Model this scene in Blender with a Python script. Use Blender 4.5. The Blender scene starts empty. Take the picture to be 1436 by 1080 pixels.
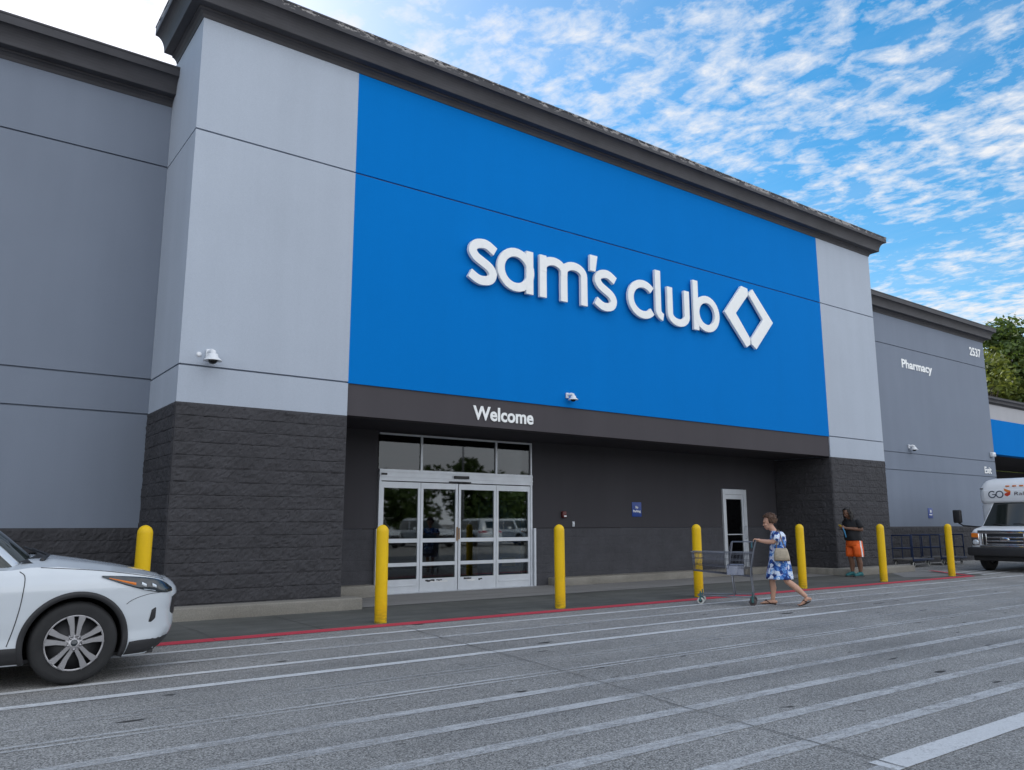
import bpy, math, random
from mathutils import Vector, Matrix, noise
random.seed(7)
R_ = math.radians
S = bpy.context.scene
COL = S.collection
H = 1.38
# ------------------------------------------------------------------ camera
yaw, pitch, roll = 0.635267, 0.172424, -0.00057
fw = Vector((math.sin(yaw)*math.cos(pitch), math.cos(yaw)*math.cos(pitch), math.sin(pitch)))
rt = Vector((math.cos(yaw), -math.sin(yaw), 0.0))
up = rt.cross(fw)
c_, s_ = math.cos(roll), math.sin(roll)
rt, up = rt*c_ + up*s_, up*c_ - rt*s_
cam = bpy.data.cameras.new('camera')
cam.sensor_width = 36.0
cam.lens = 1113.245/1436*36
cam.clip_start = 0.05
cam.clip_end = 3000
camo = bpy.data.objects.new('camera', cam)
m = Matrix((rt, up, -fw)).transposed().to_4x4()
m.translation = Vector((0, 0, H))
camo.matrix_world = m
COL.objects.link(camo)
S.camera = camo
# ------------------------------------------------------------------ light
SUN_EL, SUN_AZ = R_(36), R_(4)          # azimuth from +Y towards +X
wd = bpy.data.worlds.new('World'); S.world = wd
wd.use_nodes = True
nt = wd.node_tree; N = nt.nodes; L = nt.links
N.clear()
out = N.new('ShaderNodeOutputWorld'); bg = N.new('ShaderNodeBackground')
sky = N.new('ShaderNodeTexSky'); sky.sky_type = 'NISHITA'; sky.sun_disc = False
sky.sun_elevation = SUN_EL; sky.sun_rotation = SUN_AZ
sky.air_density = 1.0; sky.dust_density = 0.6; sky.ozone_density = 2.0
SKY_STRENGTH = 0.11
tc = N.new('ShaderNodeTexCoord')
sep = N.new('ShaderNodeSeparateXYZ'); L.new(tc.outputs['Generated'], sep.inputs[0])
def wmath(op, a, b=None, c=None, clamp=False):
    n = N.new('ShaderNodeMath'); n.operation = op; n.use_clamp = clamp
    for i, v in enumerate((a, b, c)):
        if v is None: continue
        if isinstance(v, (int, float)): n.inputs[i].default_value = v
        else: L.new(v, n.inputs[i])
    return n.outputs[0]
zz = wmath('MAXIMUM', sep.outputs[2], 0.03)
px = wmath('DIVIDE', sep.outputs[0], zz); py = wmath('DIVIDE', sep.outputs[1], zz)
cmb = N.new('ShaderNodeCombineXYZ'); L.new(px, cmb.inputs[0]); L.new(py, cmb.inputs[1])
def wnoise(scale, detail, rough, loc=(0, 0, 0), rot=0, sc=(1, 1, 1), dist=0.0):
    mp = N.new('ShaderNodeMapping'); mp.inputs['Location'].default_value = loc
    mp.inputs['Rotation'].default_value = (0, 0, rot); mp.inputs['Scale'].default_value = sc
    L.new(cmb.outputs[0], mp.inputs[0])
    n = N.new('ShaderNodeTexNoise'); n.inputs['Scale'].default_value = scale
    n.inputs['Detail'].default_value = detail; n.inputs['Roughness'].default_value = rough
    n.inputs['Distortion'].default_value = dist
    L.new(mp.outputs[0], n.inputs['Vector'])
    return n.outputs['Fac']
big = wnoise(0.75, 4, 0.55, (3.1, 1.7, 0), 0, (1.1, 0.8, 1))
fine = wnoise(10.0, 6, 0.6, (0.4, 2.2, 0), 0, (1.08, 0.95, 1), 0.25)
tiny = wnoise(28.0, 4, 0.65, (1.4, 5.2, 0), 0, (1.2, 0.9, 1), 0.4)
wisp = wnoise(1.6, 6, 0.6, (7.7, 0.3, 0), 0, (1.5, 0.35, 1), 0.4)
s1 = wmath('ADD', wmath('ADD', wmath('MULTIPLY', big, 0.9), wmath('MULTIPLY', fine, 0.85)), wmath('MULTIPLY', tiny, 0.25))
d1 = wmath('MULTIPLY', wmath('SUBTRACT', s1, 0.955), 3.5, clamp=True)
d2 = wmath('MULTIPLY', wmath('SUBTRACT', wisp, 0.42), 1.5, clamp=True)
# thin milky veil where the sun stands behind the roof
sd = Vector((math.sin(SUN_AZ)*math.cos(SUN_EL), math.cos(SUN_AZ)*math.cos(SUN_EL), math.sin(SUN_EL)))
dot = N.new('ShaderNodeVectorMath'); dot.operation = 'DOT_PRODUCT'
L.new(tc.outputs['Generated'], dot.inputs[0]); dot.inputs[1].default_value = sd
gl0 = wmath('MAXIMUM', dot.outputs['Value'], 0.0)
glow = wmath('ADD', wmath('MULTIPLY', wmath('POWER', gl0, 34.0), 0.5), wmath('MULTIPLY', wmath('POWER', gl0, 6.0), 0.08))
low = wmath('POWER', wmath('SUBTRACT', 1.0, wmath('MAXIMUM', sep.outputs[2], 0.0)), 5.0)
south_fill = wmath('MULTIPLY', wmath('SUBTRACT', 0.15, sep.outputs[1]), 1.6, clamp=True)   # bright cloud added to the unseen sky behind the camera, as fill light
den = wmath('ADD', d1, wmath('MULTIPLY', d2, 0.30))
den = wmath('ADD', den, wmath('MULTIPLY', glow, 0.9))
den = wmath('ADD', den, wmath('ADD', wmath('MULTIPLY', low, 0.45), wmath('MULTIPLY', south_fill, 0.6)), clamp=True)
hsv = N.new('ShaderNodeHueSaturation'); hsv.inputs['Saturation'].default_value = 1.5
hsv.inputs['Hue'].default_value = 0.488; hsv.inputs['Value'].default_value = 1.0
L.new(sky.outputs[0], hsv.inputs['Color'])
mixc = N.new('ShaderNodeMix'); mixc.data_type = 'RGBA'
L.new(den, mixc.inputs['Factor']); L.new(hsv.outputs[0], mixc.inputs['A'])
cl = N.new('ShaderNodeCombineColor')
cb = wmath('ADD', 5.2, wmath('ADD', wmath('MULTIPLY', glow, 1.2), wmath('MULTIPLY', south_fill, 4.5)))
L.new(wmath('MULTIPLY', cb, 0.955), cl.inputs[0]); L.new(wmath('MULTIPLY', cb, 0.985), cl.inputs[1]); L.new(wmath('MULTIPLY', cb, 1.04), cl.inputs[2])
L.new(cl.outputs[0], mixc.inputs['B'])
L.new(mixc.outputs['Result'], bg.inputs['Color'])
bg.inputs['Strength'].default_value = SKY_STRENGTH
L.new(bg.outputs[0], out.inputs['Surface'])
sl = bpy.data.lights.new('sun', 'SUN'); sl.energy = 3.2; sl.angle = R_(0.53); sl.color = (1.0, 0.94, 0.85)
so = bpy.data.objects.new('sun', sl); COL.objects.link(so)
so.rotation_euler = (-sd).to_track_quat('-Z', 'Y').to_euler()
so.location = sd*80
S.view_settings.view_transform = 'Standard'; S.view_settings.look = 'None'
S.view_settings.exposure = 0.68; S.view_settings.gamma = 1.0
S.cycles.max_bounces = 8
S.cycles.use_denoising = True
# ------------------------------------------------------------------ materials
class NB:
    def __init__(self, name):
        self.m = bpy.data.materials.new(name); self.m.use_nodes = True
        self.t = self.m.node_tree; self.n = self.t.nodes; self.l = self.t.links
        self.b = self.n['Principled BSDF']; self.o = self.n['Material Output']
        self._tc = None
    def tc(self, kind='Object'):
        if self._tc is None: self._tc = self.n.new('ShaderNodeTexCoord')
        return self._tc.outputs[kind]
    def vec(self, sc=(1, 1, 1), loc=(0, 0, 0), rot=(0, 0, 0)):
        mp = self.n.new('ShaderNodeMapping')
        mp.inputs['Scale'].default_value = sc; mp.inputs['Location'].default_value = loc; mp.inputs['Rotation'].default_value = rot
        self.l.new(self.tc(), mp.inputs[0]); return mp.outputs[0]
    def noise(self, scale, detail=4, rough=0.55, vec=None, dist=0):
        n = self.n.new('ShaderNodeTexNoise')
        n.inputs['Scale'].default_value = scale; n.inputs['Detail'].default_value = detail
        n.inputs['Roughness'].default_value = rough; n.inputs['Distortion'].default_value = dist
        self.l.new(vec if vec is not None else self.tc(), n.inputs['Vector']); return n.outputs['Fac']
    def vor(self, scale, vec=None, feature='F1', outp='Distance', rnd=1.0):
        n = self.n.new('ShaderNodeTexVoronoi'); n.feature = feature
        n.inputs['Scale'].default_value = scale; n.inputs['Randomness'].default_value = rnd
        self.l.new(vec if vec is not None else self.tc(), n.inputs['Vector']); return n.outputs[outp]
    def ramp(self, fac, stops, interp='LINEAR'):
        n = self.n.new('ShaderNodeValToRGB'); e = n.color_ramp.elements; n.color_ramp.interpolation = interp
        while len(e) < len(stops): e.new(0.5)
        for el, (p, c) in zip(e, stops):
            el.position = p
            el.color = (c, c, c, 1) if isinstance(c, (int, float)) else (*c, 1)
        self.l.new(fac, n.inputs[0]); return n.outputs[0]
    def math(self, op, a, b=None, clamp=False):
        n = self.n.new('ShaderNodeMath'); n.operation = op; n.use_clamp = clamp
        for i, v in enumerate((a, b)):
            if v is None: continue
            if isinstance(v, (int, float)): n.inputs[i].default_value = v
            else: self.l.new(v, n.inputs[i])
        return n.outputs[0]
    def mix(self, fac, a, b, blend='MIX'):
        n = self.n.new('ShaderNodeMix'); n.data_type = 'RGBA'; n.blend_type = blend
        for k, v in (('Factor', fac), ('A', a), ('B', b)):
            if isinstance(v, (int, float)): n.inputs[k].default_value = v if k == 'Factor' else (v, v, v, 1)
            elif isinstance(v, tuple): n.inputs[k].default_value = (*v, 1)
            else: self.l.new(v, n.inputs[k])
        return n.outputs['Result']
    def bump(self, h, strength=0.3, dist=0.01):
        n = self.n.new('ShaderNodeBump'); n.inputs['Strength'].default_value = strength; n.inputs['Distance'].default_value = dist
        self.l.new(h, n.inputs['Height']); self.l.new(n.outputs[0], self.b.inputs['Normal'])
    def set(self, **k):
        names = {'col': 'Base Color', 'rough': 'Roughness', 'metal': 'Metallic', 'spec': 'Specular IOR Level', 'coat': 'Coat Weight', 'trans': 'Transmission Weight', 'alpha': 'Alpha', 'ior': 'IOR', 'coatr': 'Coat Roughness'}
        for a, v in k.items():
            i = self.b.inputs[names[a]]
            if isinstance(v, tuple): i.default_value = (*v, 1)
            elif isinstance(v, (int, float)): i.default_value = v
            else: self.l.new(v, i)
        return self
M = {}
def simple(name, col, rough=0.5, metal=0.0, coat=0.0, var=0.12, scale=6.0, spec=0.5, bump=0.0):
    b = NB(name)
    f = b.noise(scale, 5, 0.6)
    hi = tuple(min(1, c*(1+var)) for c in col); lo = tuple(c*(1-var) for c in col)
    b.set(col=b.ramp(f, [(0.3, lo), (0.7, hi)]), rough=rough, metal=metal, coat=coat, spec=spec)
    if bump: b.bump(b.noise(scale*20, 3), bump, 0.004)
    M[name] = b.m
    return b.m
def stucco(name, col, var=0.075):
    b = NB(name)
    a = b.noise(0.45, 5, 0.6)
    streak = b.noise(1.0, 4, 0.6, b.vec((1.6, 1.6, 0.12)))
    patch_ = b.noise(0.16, 3, 0.5)
    f = b.math('ADD', b.math('ADD', b.math('MULTIPLY', a, 0.40), b.math('MULTIPLY', streak, 0.40)), b.math('MULTIPLY', patch_, 0.20))
    fine = b.noise(90, 3, 0.6)
    base = b.ramp(f, [(0.32, tuple(c*(1-var) for c in col)), (0.68, tuple(min(1, c*(1+var)) for c in col))])
    col2 = b.mix(0.16, base, b.ramp(fine, [(0.3, 0.35), (0.7, 0.75)]), 'OVERLAY')
    b.set(col=col2, rough=0.9, spec=0.08)
    b.bump(b.noise(130, 4, 0.7), 0.35, 0.004)
    M[name] = b.m
stucco('stucco_light', (0.42, 0.465, 0.535))
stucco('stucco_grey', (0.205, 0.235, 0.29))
stucco('stucco_blue', (0.001, 0.172, 0.545), 0.04)
stucco('stucco_dark', (0.078, 0.072, 0.078), 0.08)
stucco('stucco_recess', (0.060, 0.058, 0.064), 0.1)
stucco('stucco_canopy', (0.42, 0.42, 0.44), 0.06)
def cmu(name, col):
    b = NB(name)
    a = b.noise(2.2, 5, 0.65); f2 = b.noise(55, 4, 0.7)
    base = b.ramp(a, [(0.3, tuple(c*0.82 for c in col)), (0.7, tuple(c*1.2 for c in col))])
    b.set(col=b.mix(0.5, base, b.ramp(f2, [(0.3, 0.25), (0.75, 0.8)]), 'OVERLAY'), rough=0.8, spec=0.35)
    b.bump(b.noise(70, 5, 0.75), 0.6, 0.01)
    M[name] = b.m
cmu('block_dark', (0.048, 0.047, 0.052))
cmu('block_paint', (0.058, 0.058, 0.066))
def cornice_mat(name, worn):
    b = NB(name)
    col = (0.050, 0.049, 0.055)
    f = b.noise(1.3, 5, 0.6, b.vec((1, 1, 3)))
    base = b.ramp(f, [(0.3, tuple(c*0.8 for c in col)), (0.7, tuple(c*1.25 for c in col))])
    if worn:
        # flaking top edge: pale coat showing through near the upper lip
        sp = b.n.new('ShaderNodeSeparateXYZ'); b.l.new(b.tc(), sp.inputs[0])
        zf = b.math('MULTIPLY', b.math('SUBTRACT', sp.outputs[2], 10.07), 14, True)
        n1 = b.noise(5.5, 6, 0.75, b.vec((1, 1, 2.5)))
        lng = b.noise(0.35, 2, 0.5, b.vec((1, 1, 0.01)))
        k = b.math('MULTIPLY', b.math('GREATER_THAN', b.math('ADD', n1, b.math('MULTIPLY', lng, 0.45)), 0.755), zf)
        base = b.mix(k, base, (0.36, 0.34, 0.33))
    b.set(col=base, rough=0.65, spec=0.4)
    b.bump(b.noise(40, 4), 0.15, 0.004)
    M[name] = b.m
cornice_mat('cornice', False); cornice_mat('cornice_worn', True)
# asphalt
b = NB('asphalt')
n0 = b.noise(0.22, 5, 0.6); n1 = b.noise(1.4, 5, 0.65, b.vec((0.35, 1, 1))); n2 = b.noise(75, 4, 0.75); v1 = b.vor(115, outp='Color')
base = b.ramp(b.math('ADD', b.math('MULTIPLY', n0, 0.5), b.math('MULTIPLY', n1, 0.5)), [(0.35, (0.220, 0.213, 0.203)), (0.65, (0.330, 0.320, 0.306))])
bw = b.n.new('ShaderNodeRGBToBW'); b.l.new(v1, bw.inputs[0])
g1 = b.mix(0.72, base, b.ramp(bw.outputs[0], [(0.1, 0.05), (0.5, 0.5), (0.9, 0.93)]), 'OVERLAY')
g2 = b.mix(0.75, g1, b.ramp(n2, [(0.3, 0.2), (0.7, 0.8)]), 'OVERLAY')
sp = b.noise(3.1, 2, 0.4, b.vec((0.6, 1.6, 1))); spots = b.ramp(sp, [(0.70, 0.0), (0.73, 1.0)])
sp2 = b.noise(0.8, 3, 0.5, b.vec((0.3, 1.0, 1), (4, 2, 0))); stn = b.ramp(sp2, [(0.55, 0.0), (0.78, 0.5)])
g3 = b.mix(spots, g2, (0.045, 0.043, 0.042)); g3 = b.mix(stn, g3, (0.085, 0.085, 0.088))
b.set(col=g3, rough=0.92, spec=0.25)
b.bump(b.math('ADD', n2, b.math('MULTIPLY', bw.outputs[0], 0.8)), 0.5, 0.006); M['asphalt'] = b.m
def concrete(name, col, stain, var=0.18):
    b = NB(name)
    n0 = b.noise(0.7, 6, 0.65); n1 = b.noise(60, 4, 0.7); n2 = b.noise(1.6, 5, 0.6, b.vec((0.3, 2.0, 1)))
    base = b.ramp(n0, [(0.3, tuple(c*(1-var) for c in col)), (0.7, tuple(c*(1+var) for c in col))])
    base = b.mix(b.ramp(n2, [(0.45, 0.0), (0.75, 0.7)]), base, stain)
    b.set(col=b.mix(0.5, base, b.ramp(n1, [(0.3, 0.3), (0.7, 0.72)]), 'OVERLAY'), rough=0.88, spec=0.3)
    b.bump(n1, 0.3, 0.004); M[name] = b.m
concrete('concrete_apron', (0.105, 0.105, 0.096), (0.052, 0.054, 0.051), 0.32)
concrete('concrete_light', (0.21, 0.205, 0.20), (0.15, 0.147, 0.143), 0.12)
concrete('concrete_kerb', (0.26, 0.245, 0.215), (0.12, 0.108, 0.092), 0.15)
def paint(name, col, wear, soft=0.06, scale=9.0, top=0.72):
    b = NB(name)
    n0 = b.noise(scale, 8, 0.8, b.vec((0.6, 1.6, 1))); n1 = b.noise(0.55, 4, 0.6, b.vec((1, 0.5, 1))); n2 = b.noise(70, 4, 0.75)
    f = b.math('ADD', b.math('ADD', b.math('MULTIPLY', n0, 0.42), b.math('MULTIPLY', n1, 0.36)), b.math('MULTIPLY', n2, 0.22))
    a = b.ramp(f, [(wear-soft, 0.0), (wear+soft, top)])
    b.set(col=b.mix(0.5, col, b.ramp(n2, [(0.3, 0.25), (0.7, 0.75)]), 'OVERLAY'), rough=0.85, alpha=a); M[name] = b.m
paint('paint_good', (0.66, 0.66, 0.66), 0.41, 0.085, top=0.88); paint('paint_mid', (0.58, 0.58, 0.58), 0.465, 0.09, top=0.80); paint('paint_faint', (0.50, 0.50, 0.50), 0.51, 0.10, top=0.6)
paint('paint_red', (0.56, 0.045, 0.075), 0.34, top=0.9)
simple('crack', (0.055, 0.053, 0.05), 0.95)
b = NB('bollard_yellow')
f = b.noise(3.0, 5, 0.6, b.vec((1, 1, 0.4)))
base = b.ramp(f, [(0.3, (0.76, 0.475, 0.002)), (0.7, (0.90, 0.585, 0.004))])
sc_ = b.noise(9.0, 6, 0.7, b.vec((1, 1, 3.5))); spz = b.n.new('ShaderNodeSeparateXYZ'); b.l.new(b.tc(), spz.inputs[0])
grime = b.math('MULTIPLY', b.ramp(spz.outputs[2], [(0.0, 0.9), (0.22, 0.10), (1.0, 0.04)]), b.ramp(sc_, [(0.35, 0.0), (0.65, 1.0)]))
base = b.mix(grime, base, (0.20, 0.13, 0.03)); base = b.mix(b.ramp(sc_, [(0.70, 0.0), (0.74, 0.6)]), base, (0.10, 0.075, 0.03))
b.set(col=base, rough=b.ramp(f, [(0.3, 0.42), (0.7, 0.62)]), spec=0.35); M['bollard_yellow'] = b.m
simple('sign_white', (0.86, 0.87, 0.86), 0.45, var=0.03); simple('sign_edge', (0.62, 0.63, 0.62), 0.5, var=0.05)
simple('aluminium', (0.60, 0.63, 0.67), 0.42, 0.35, var=0.06, scale=4); simple('aluminium_dull', (0.50, 0.53, 0.57), 0.5, 0.3, var=0.14, scale=9)
simple('black_plastic', (0.018, 0.018, 0.02), 0.5); simple('black_gloss', (0.01, 0.01, 0.011), 0.12); simple('rubber', (0.017, 0.017, 0.018), 0.8, bump=0.2)
simple('interior', (0.06, 0.055, 0.052), 0.8, var=0.3, scale=1.0); simple('interior_floor', (0.12, 0.115, 0.11), 0.5); simple('vending_blue', (0.015, 0.16, 0.60), 0.35)
simple('white_plastic', (0.75, 0.77, 0.80), 0.4, var=0.05); simple('sign_blue', (0.006, 0.045, 0.25), 0.4); simple('strobe_red', (0.10, 0.012, 0.012), 0.4)
simple('sticker_white', (0.7, 0.7, 0.7), 0.6); simple('wood', (0.30, 0.16, 0.06), 0.6)
def glassmat(name, tint, rough=0.02):
    b = NB(name); b.n.remove(b.b)
    tr = b.n.new('ShaderNodeBsdfTransparent'); tr.inputs[0].default_value = (*tint, 1)
    gl = b.n.new('ShaderNodeBsdfGlossy'); gl.inputs['Roughness'].default_value = rough; gl.inputs[0].default_value = (0.9, 0.93, 0.95, 1)
    fr = b.n.new('ShaderNodeFresnel'); fr.inputs[0].default_value = 1.65
    mx = b.n.new('ShaderNodeMixShader'); b.l.new(fr.outputs[0], mx.inputs[0]); b.l.new(tr.outputs[0], mx.inputs[1]); b.l.new(gl.outputs[0], mx.inputs[2])
    b.l.new(mx.outputs[0], b.o.inputs['Surface']); M[name] = b.m
glassmat('glass_dark', (0.16, 0.17, 0.17)); glassmat('glass_door', (0.62, 0.65, 0.65)); glassmat('glass_car', (0.22, 0.26, 0.25)); glassmat('lens', (0.75, 0.8, 0.85))
# ------------------------------------------------------------------ mesh helpers
class MB:
    def __init__(self): self.v = []; self.f = []; self.mi = []; self.sm = []
    def add(self, vs, fs, smooth=False, mi=0):
        o = len(self.v); self.v += [Vector(p) for p in vs]
        for f in fs: self.f.append(tuple(i+o for i in f)); self.sm.append(smooth); self.mi.append(mi)
        return self
    def box(self, x0, x1, y0, y1, z0, z1, mi=0):
        vs = [(x0,y0,z0),(x1,y0,z0),(x1,y1,z0),(x0,y1,z0),(x0,y0,z1),(x1,y0,z1),(x1,y1,z1),(x0,y1,z1)]
        return self.add(vs, [(3,2,1,0),(4,5,6,7),(0,1,5,4),(1,2,6,5),(2,3,7,6),(3,0,4,7)], mi=mi)
    def rbox(self, x0, x1, y0, y1, z0, z1, r, mi=0, seg=3):
        # rounded-edge box (bevelled via bmesh)
        import bmesh
        bm = bmesh.new(); bmesh.ops.create_cube(bm, size=1.0)
        for v in bm.verts: v.co = Vector(((x0+x1)/2+v.co.x*(x1-x0), (y0+y1)/2+v.co.y*(y1-y0), (z0+z1)/2+v.co.z*(z1-z0)))
        bmesh.ops.bevel(bm, geom=bm.edges[:], offset=r, segments=seg, affect='EDGES', profile=0.5)
        bm.verts.index_update()
        self.add([v.co.copy() for v in bm.verts], [[v.index for v in f.verts] for f in bm.faces], True, mi); bm.free(); return self
    def tube(self, pts, rad, n=10, cap='round', smooth=True, mi=0, closed=False):
        pts = [Vector(p) for p in pts]; k = len(pts)
        rad = [rad]*k if isinstance(rad, (int, float)) else list(rad)
        if cap == 'round' and not closed:      # hemispherical ends
            d0 = (pts[0]-pts[1]).normalized(); d1 = (pts[-1]-pts[-2]).normalized()
            a = [(pts[0]+d0*rad[0]*math.sin(t), rad[0]*math.cos(t)) for t in (1.5, 1.1, 0.6)]
            e = [(pts[-1]+d1*rad[-1]*math.sin(t), rad[-1]*math.cos(t)) for t in (0.6, 1.1, 1.5)]
            pts = [p for p, _ in a]+pts+[p for p, _ in e]; rad = [r for _, r in a]+rad+[r for _, r in e]; k = len(pts)
        vs = []; fs = []; ref = None
        for i, p in enumerate(pts):
            if closed: t = pts[(i+1) % k]-pts[i-1]
            else: t = pts[min(i+1, k-1)]-pts[max(i-1, 0)]
            t.normalize()
            if ref is None: ref = Vector((0, 0, 1)) if abs(t.z) < 0.9 else Vector((1, 0, 0))
            u = (ref-t*ref.dot(t)); u.normalize(); w = t.cross(u); ref = u
            for j in range(n):
                a = 2*math.pi*j/n; vs.append(p+(u*math.cos(a)+w*math.sin(a))*rad[i])
        for i in range(k if closed else k-1):
            for j in range(n):
                a = i*n+j; c = i*n+(j+1) % n; i2 = (i+1) % k
                fs.append((a, c, i2*n+(j+1) % n, i2*n+j))
        if not closed: fs.append(tuple(range(n-1, -1, -1))); fs.append(tuple(range((k-1)*n, k*n)))
        return self.add(vs, fs, smooth, mi)
    def lathe(self, prof, n=24, origin=(0, 0, 0), axis='Z', smooth=True, mi=0):
        o = Vector(origin); vs = []; fs = []; k = len(prof)
        for r, h in prof:
            for j in range(n):
                a = 2*math.pi*j/n; x, y = r*math.cos(a), r*math.sin(a)
                vs.append(o+(Vector((x, y, h)) if axis == 'Z' else Vector((x, -h, y)) if axis == 'Y' else Vector((h, x, y))))
        for i in range(k-1):
            for j in range(n):
                fs.append((i*n+j, i*n+(j+1) % n, (i+1)*n+(j+1) % n, (i+1)*n+j))
        if prof[0][0] < 0.02: fs.append(tuple(range(n-1, -1, -1)))
        if prof[-1][0] < 0.02: fs.append(tuple(range((k-1)*n, k*n)))
        return self.add(vs, fs, smooth, mi)
    def ell(self, c, r, nu=16, nv=10, fn=None, mi=0, rot=None):
        c = Vector(c); vs = []; fs = []
        for i in range(nv+1):
            th = math.pi*i/nv
            for j in range(nu):
                ph = 2*math.pi*j/nu
                d = Vector((math.sin(th)*math.cos(ph), math.sin(th)*math.sin(ph), math.cos(th)))
                k = fn(d) if fn else 1.0
                p = Vector((d.x*r[0]*k, d.y*r[1]*k, d.z*r[2]*k))
                if rot: p = rot @ p
                vs.append(c+p)
        for i in range(nv):
            for j in range(nu):
                fs.append((i*nu+j, (i+1)*nu+j, (i+1)*nu+(j+1) % nu, i*nu+(j+1) % nu))
        return self.add(vs, fs, True, mi)
    def loft(self, rings, smooth=True, caps=True, closed=True, mi=0):
        n = len(rings[0]); vs = [p for r in rings for p in r]; fs = []
        for i in range(len(rings)-1):
            for j in range(n if closed else n-1):
                fs.append((i*n+j, i*n+(j+1) % n, (i+1)*n+(j+1) % n, (i+1)*n+j))
        if caps: fs.append(tuple(range(n-1, -1, -1))); fs.append(tuple(range((len(rings)-1)*n, len(rings)*n)))
        return self.add(vs, fs, smooth, mi)
    def prism(self, poly, y0, y1, smooth=False, mi=0):
        # polygon in (x,z), front at y0 and back at y1
        n = len(poly); vs = [(x, y0, z) for x, z in poly]+[(x, y1, z) for x, z in poly]
        fs = [tuple(range(n)), tuple(range(2*n-1, n-1, -1))]+[(i, i+n, (i+1) % n+n, (i+1) % n) for i in range(n)]
        return self.add(vs, fs, smooth, mi)
    def xf(self, mat):
        self.v = [mat @ p for p in self.v]; return self
    def shift(self, d):
        d = Vector(d); self.v = [p+d for p in self.v]; return self
    def build(self, name, mat, parent=None, bevel=0, fix=True):
        import bmesh
        me = bpy.data.meshes.new(name)
        me.from_pydata([tuple(p) for p in self.v], [], self.f)
        if fix:
            bm = bmesh.new(); bm.from_mesh(me); bmesh.ops.recalc_face_normals(bm, faces=bm.faces); bm.to_mesh(me); bm.free()
        me.polygons.foreach_set('use_smooth', self.sm)
        mats = mat if isinstance(mat, list) else [mat]
        for q in mats: me.materials.append(M[q] if isinstance(q, str) else q)
        me.polygons.foreach_set('material_index', self.mi)
        me.update()
        o = bpy.data.objects.new(name, me); COL.objects.link(o)
        if parent is not None: o.parent = parent
        if bevel:
            md = o.modifiers.new('bevel', 'BEVEL'); md.width = bevel; md.segments = 2; md.limit_method = 'ANGLE'
        return o
def tag(o, label=None, cat=None, group=None, kind=None):
    if label: o['label'] = label
    if cat: o['category'] = cat
    if group: o['group'] = group
    if kind: o['kind'] = kind
    return o
def empty(name, loc, rz=0, **k):
    o = bpy.data.objects.new(name, None); COL.objects.link(o)
    o.location = loc; o.rotation_euler = (0, 0, rz); o.empty_display_size = 0.3
    return tag(o, **k)
def copy_tree(o, parent=None):
    c = o.copy(); COL.objects.link(c)
    if parent is not None: c.parent = parent
    for ch in [x for x in bpy.data.objects if x.parent == o]: copy_tree(ch, c)
    return c
def spline(pts, n):
    pts = [Vector(p) for p in pts]; out_ = []
    P = [pts[0]*2-pts[1]]+pts+[pts[-1]*2-pts[-2]]
    for i in range(1, len(P)-2):
        for k in range(n):
            t = k/n; a, b_, c, d = P[i-1:i+3]
            out_.append(0.5*((2*b_)+(c-a)*t+(2*a-5*b_+4*c-d)*t*t+(3*b_-a-3*c+d)*t**3))
    out_.append(pts[-1]); return out_
def lerp_tab(tab, x):
    if x <= tab[0][0]: return tab[0][1]
    for (a, va), (b_, vb) in zip(tab, tab[1:]):
        if x <= b_:
            t = (x-a)/(b_-a); return va+(vb-va)*t
    return tab[-1][1]
# ------------------------------------------------------------------ ground
def sheet(name, poly, z, mat):
    o = MB().add([(x, y, z) for x, y in poly], [tuple(range(len(poly)))]).build(name, mat)
    return tag(o, kind='structure')
sheet('ground', [(-700, -700), (700, -700), (700, 900), (-700, 900)], -0.02, 'asphalt')
sheet('parking_lot', [(-60, -60), (70, -60), (70, 10.02), (-60, 10.02)], 0.0, 'asphalt')
sheet('pavement', [(-60, 10.02), (23.6, 10.02), (23.6, 14.6), (-60, 14.6)], 0.0, 'concrete_apron')
sheet('driveway', [(23.6, 10.02), (70, 10.02), (70, 14.6), (23.6, 14.6)], 0.0, 'asphalt')
sheet('entrance_slab', [(5.75, 12.42), (20.27, 12.42), (20.27, 14.5), (5.75, 14.5)], 0.004, 'concrete_light')
sheet('corner_slab', [(20.6, 10.9), (22.3, 10.3), (23.6, 12.2), (23.6, 14.39), (22.4, 12.3)], 0.004, 'concrete_light')
rl = MB().add([(-30, 9.97, 0.006), (22.4, 9.97, 0.006), (22.4, 10.23, 0.006), (-30, 10.23, 0.006)], [(0, 1, 2, 3)])
def strip(mb, p, q, w, z):
    p = Vector((*p, z)); q = Vector((*q, z)); d = (q-p).normalized(); n = Vector((-d.y, d.x, 0))*w/2
    mb.add([p-n, q-n, q+n, p+n], [(0, 1, 2, 3)])
strip(rl, (22.45, 10.05), (24.0, 11.9), 0.16, 0.0105)
tag(rl.build('red_line', 'paint_red'), kind='structure')
good, mid, faint = MB(), MB(), MB()
def line(mb, y, w=0.10, x0=-22.0, x1=27.0, dy=0.0): mb.add([(x0, y-w/2-dy, 0.005), (x1, y-w/2+dy, 0.005), (x1, y+w/2+dy, 0.005), (x0, y+w/2-dy, 0.005)], [(0, 1, 2, 3)])
line(good, 9.42, 0.10); line(mid, 8.69, 0.11, x1=20); line(good, 7.99, 0.10, x1=12); line(mid, 7.985, 0.10, 12, 21); line(good, 7.36, 0.12, x1=12); line(mid, 7.36, 0.11, 12, 18)
line(faint, 6.68, 0.05); line(faint, 6.56, 0.04); line(mid, 6.09, 0.05); line(mid, 5.99, 0.04); line(mid, 5.43, 0.12); line(mid, 4.86, 0.13); line(mid, 4.29, 0.13); line(mid, 3.73, 0.13); line(mid, 3.19, 0.13)
good.add([(4.6, 2.56, 0.005), (16, 2.56, 0.005), (16, 2.74, 0.005), (4.6, 2.74, 0.005)], [(0, 1, 2, 3)])
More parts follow.
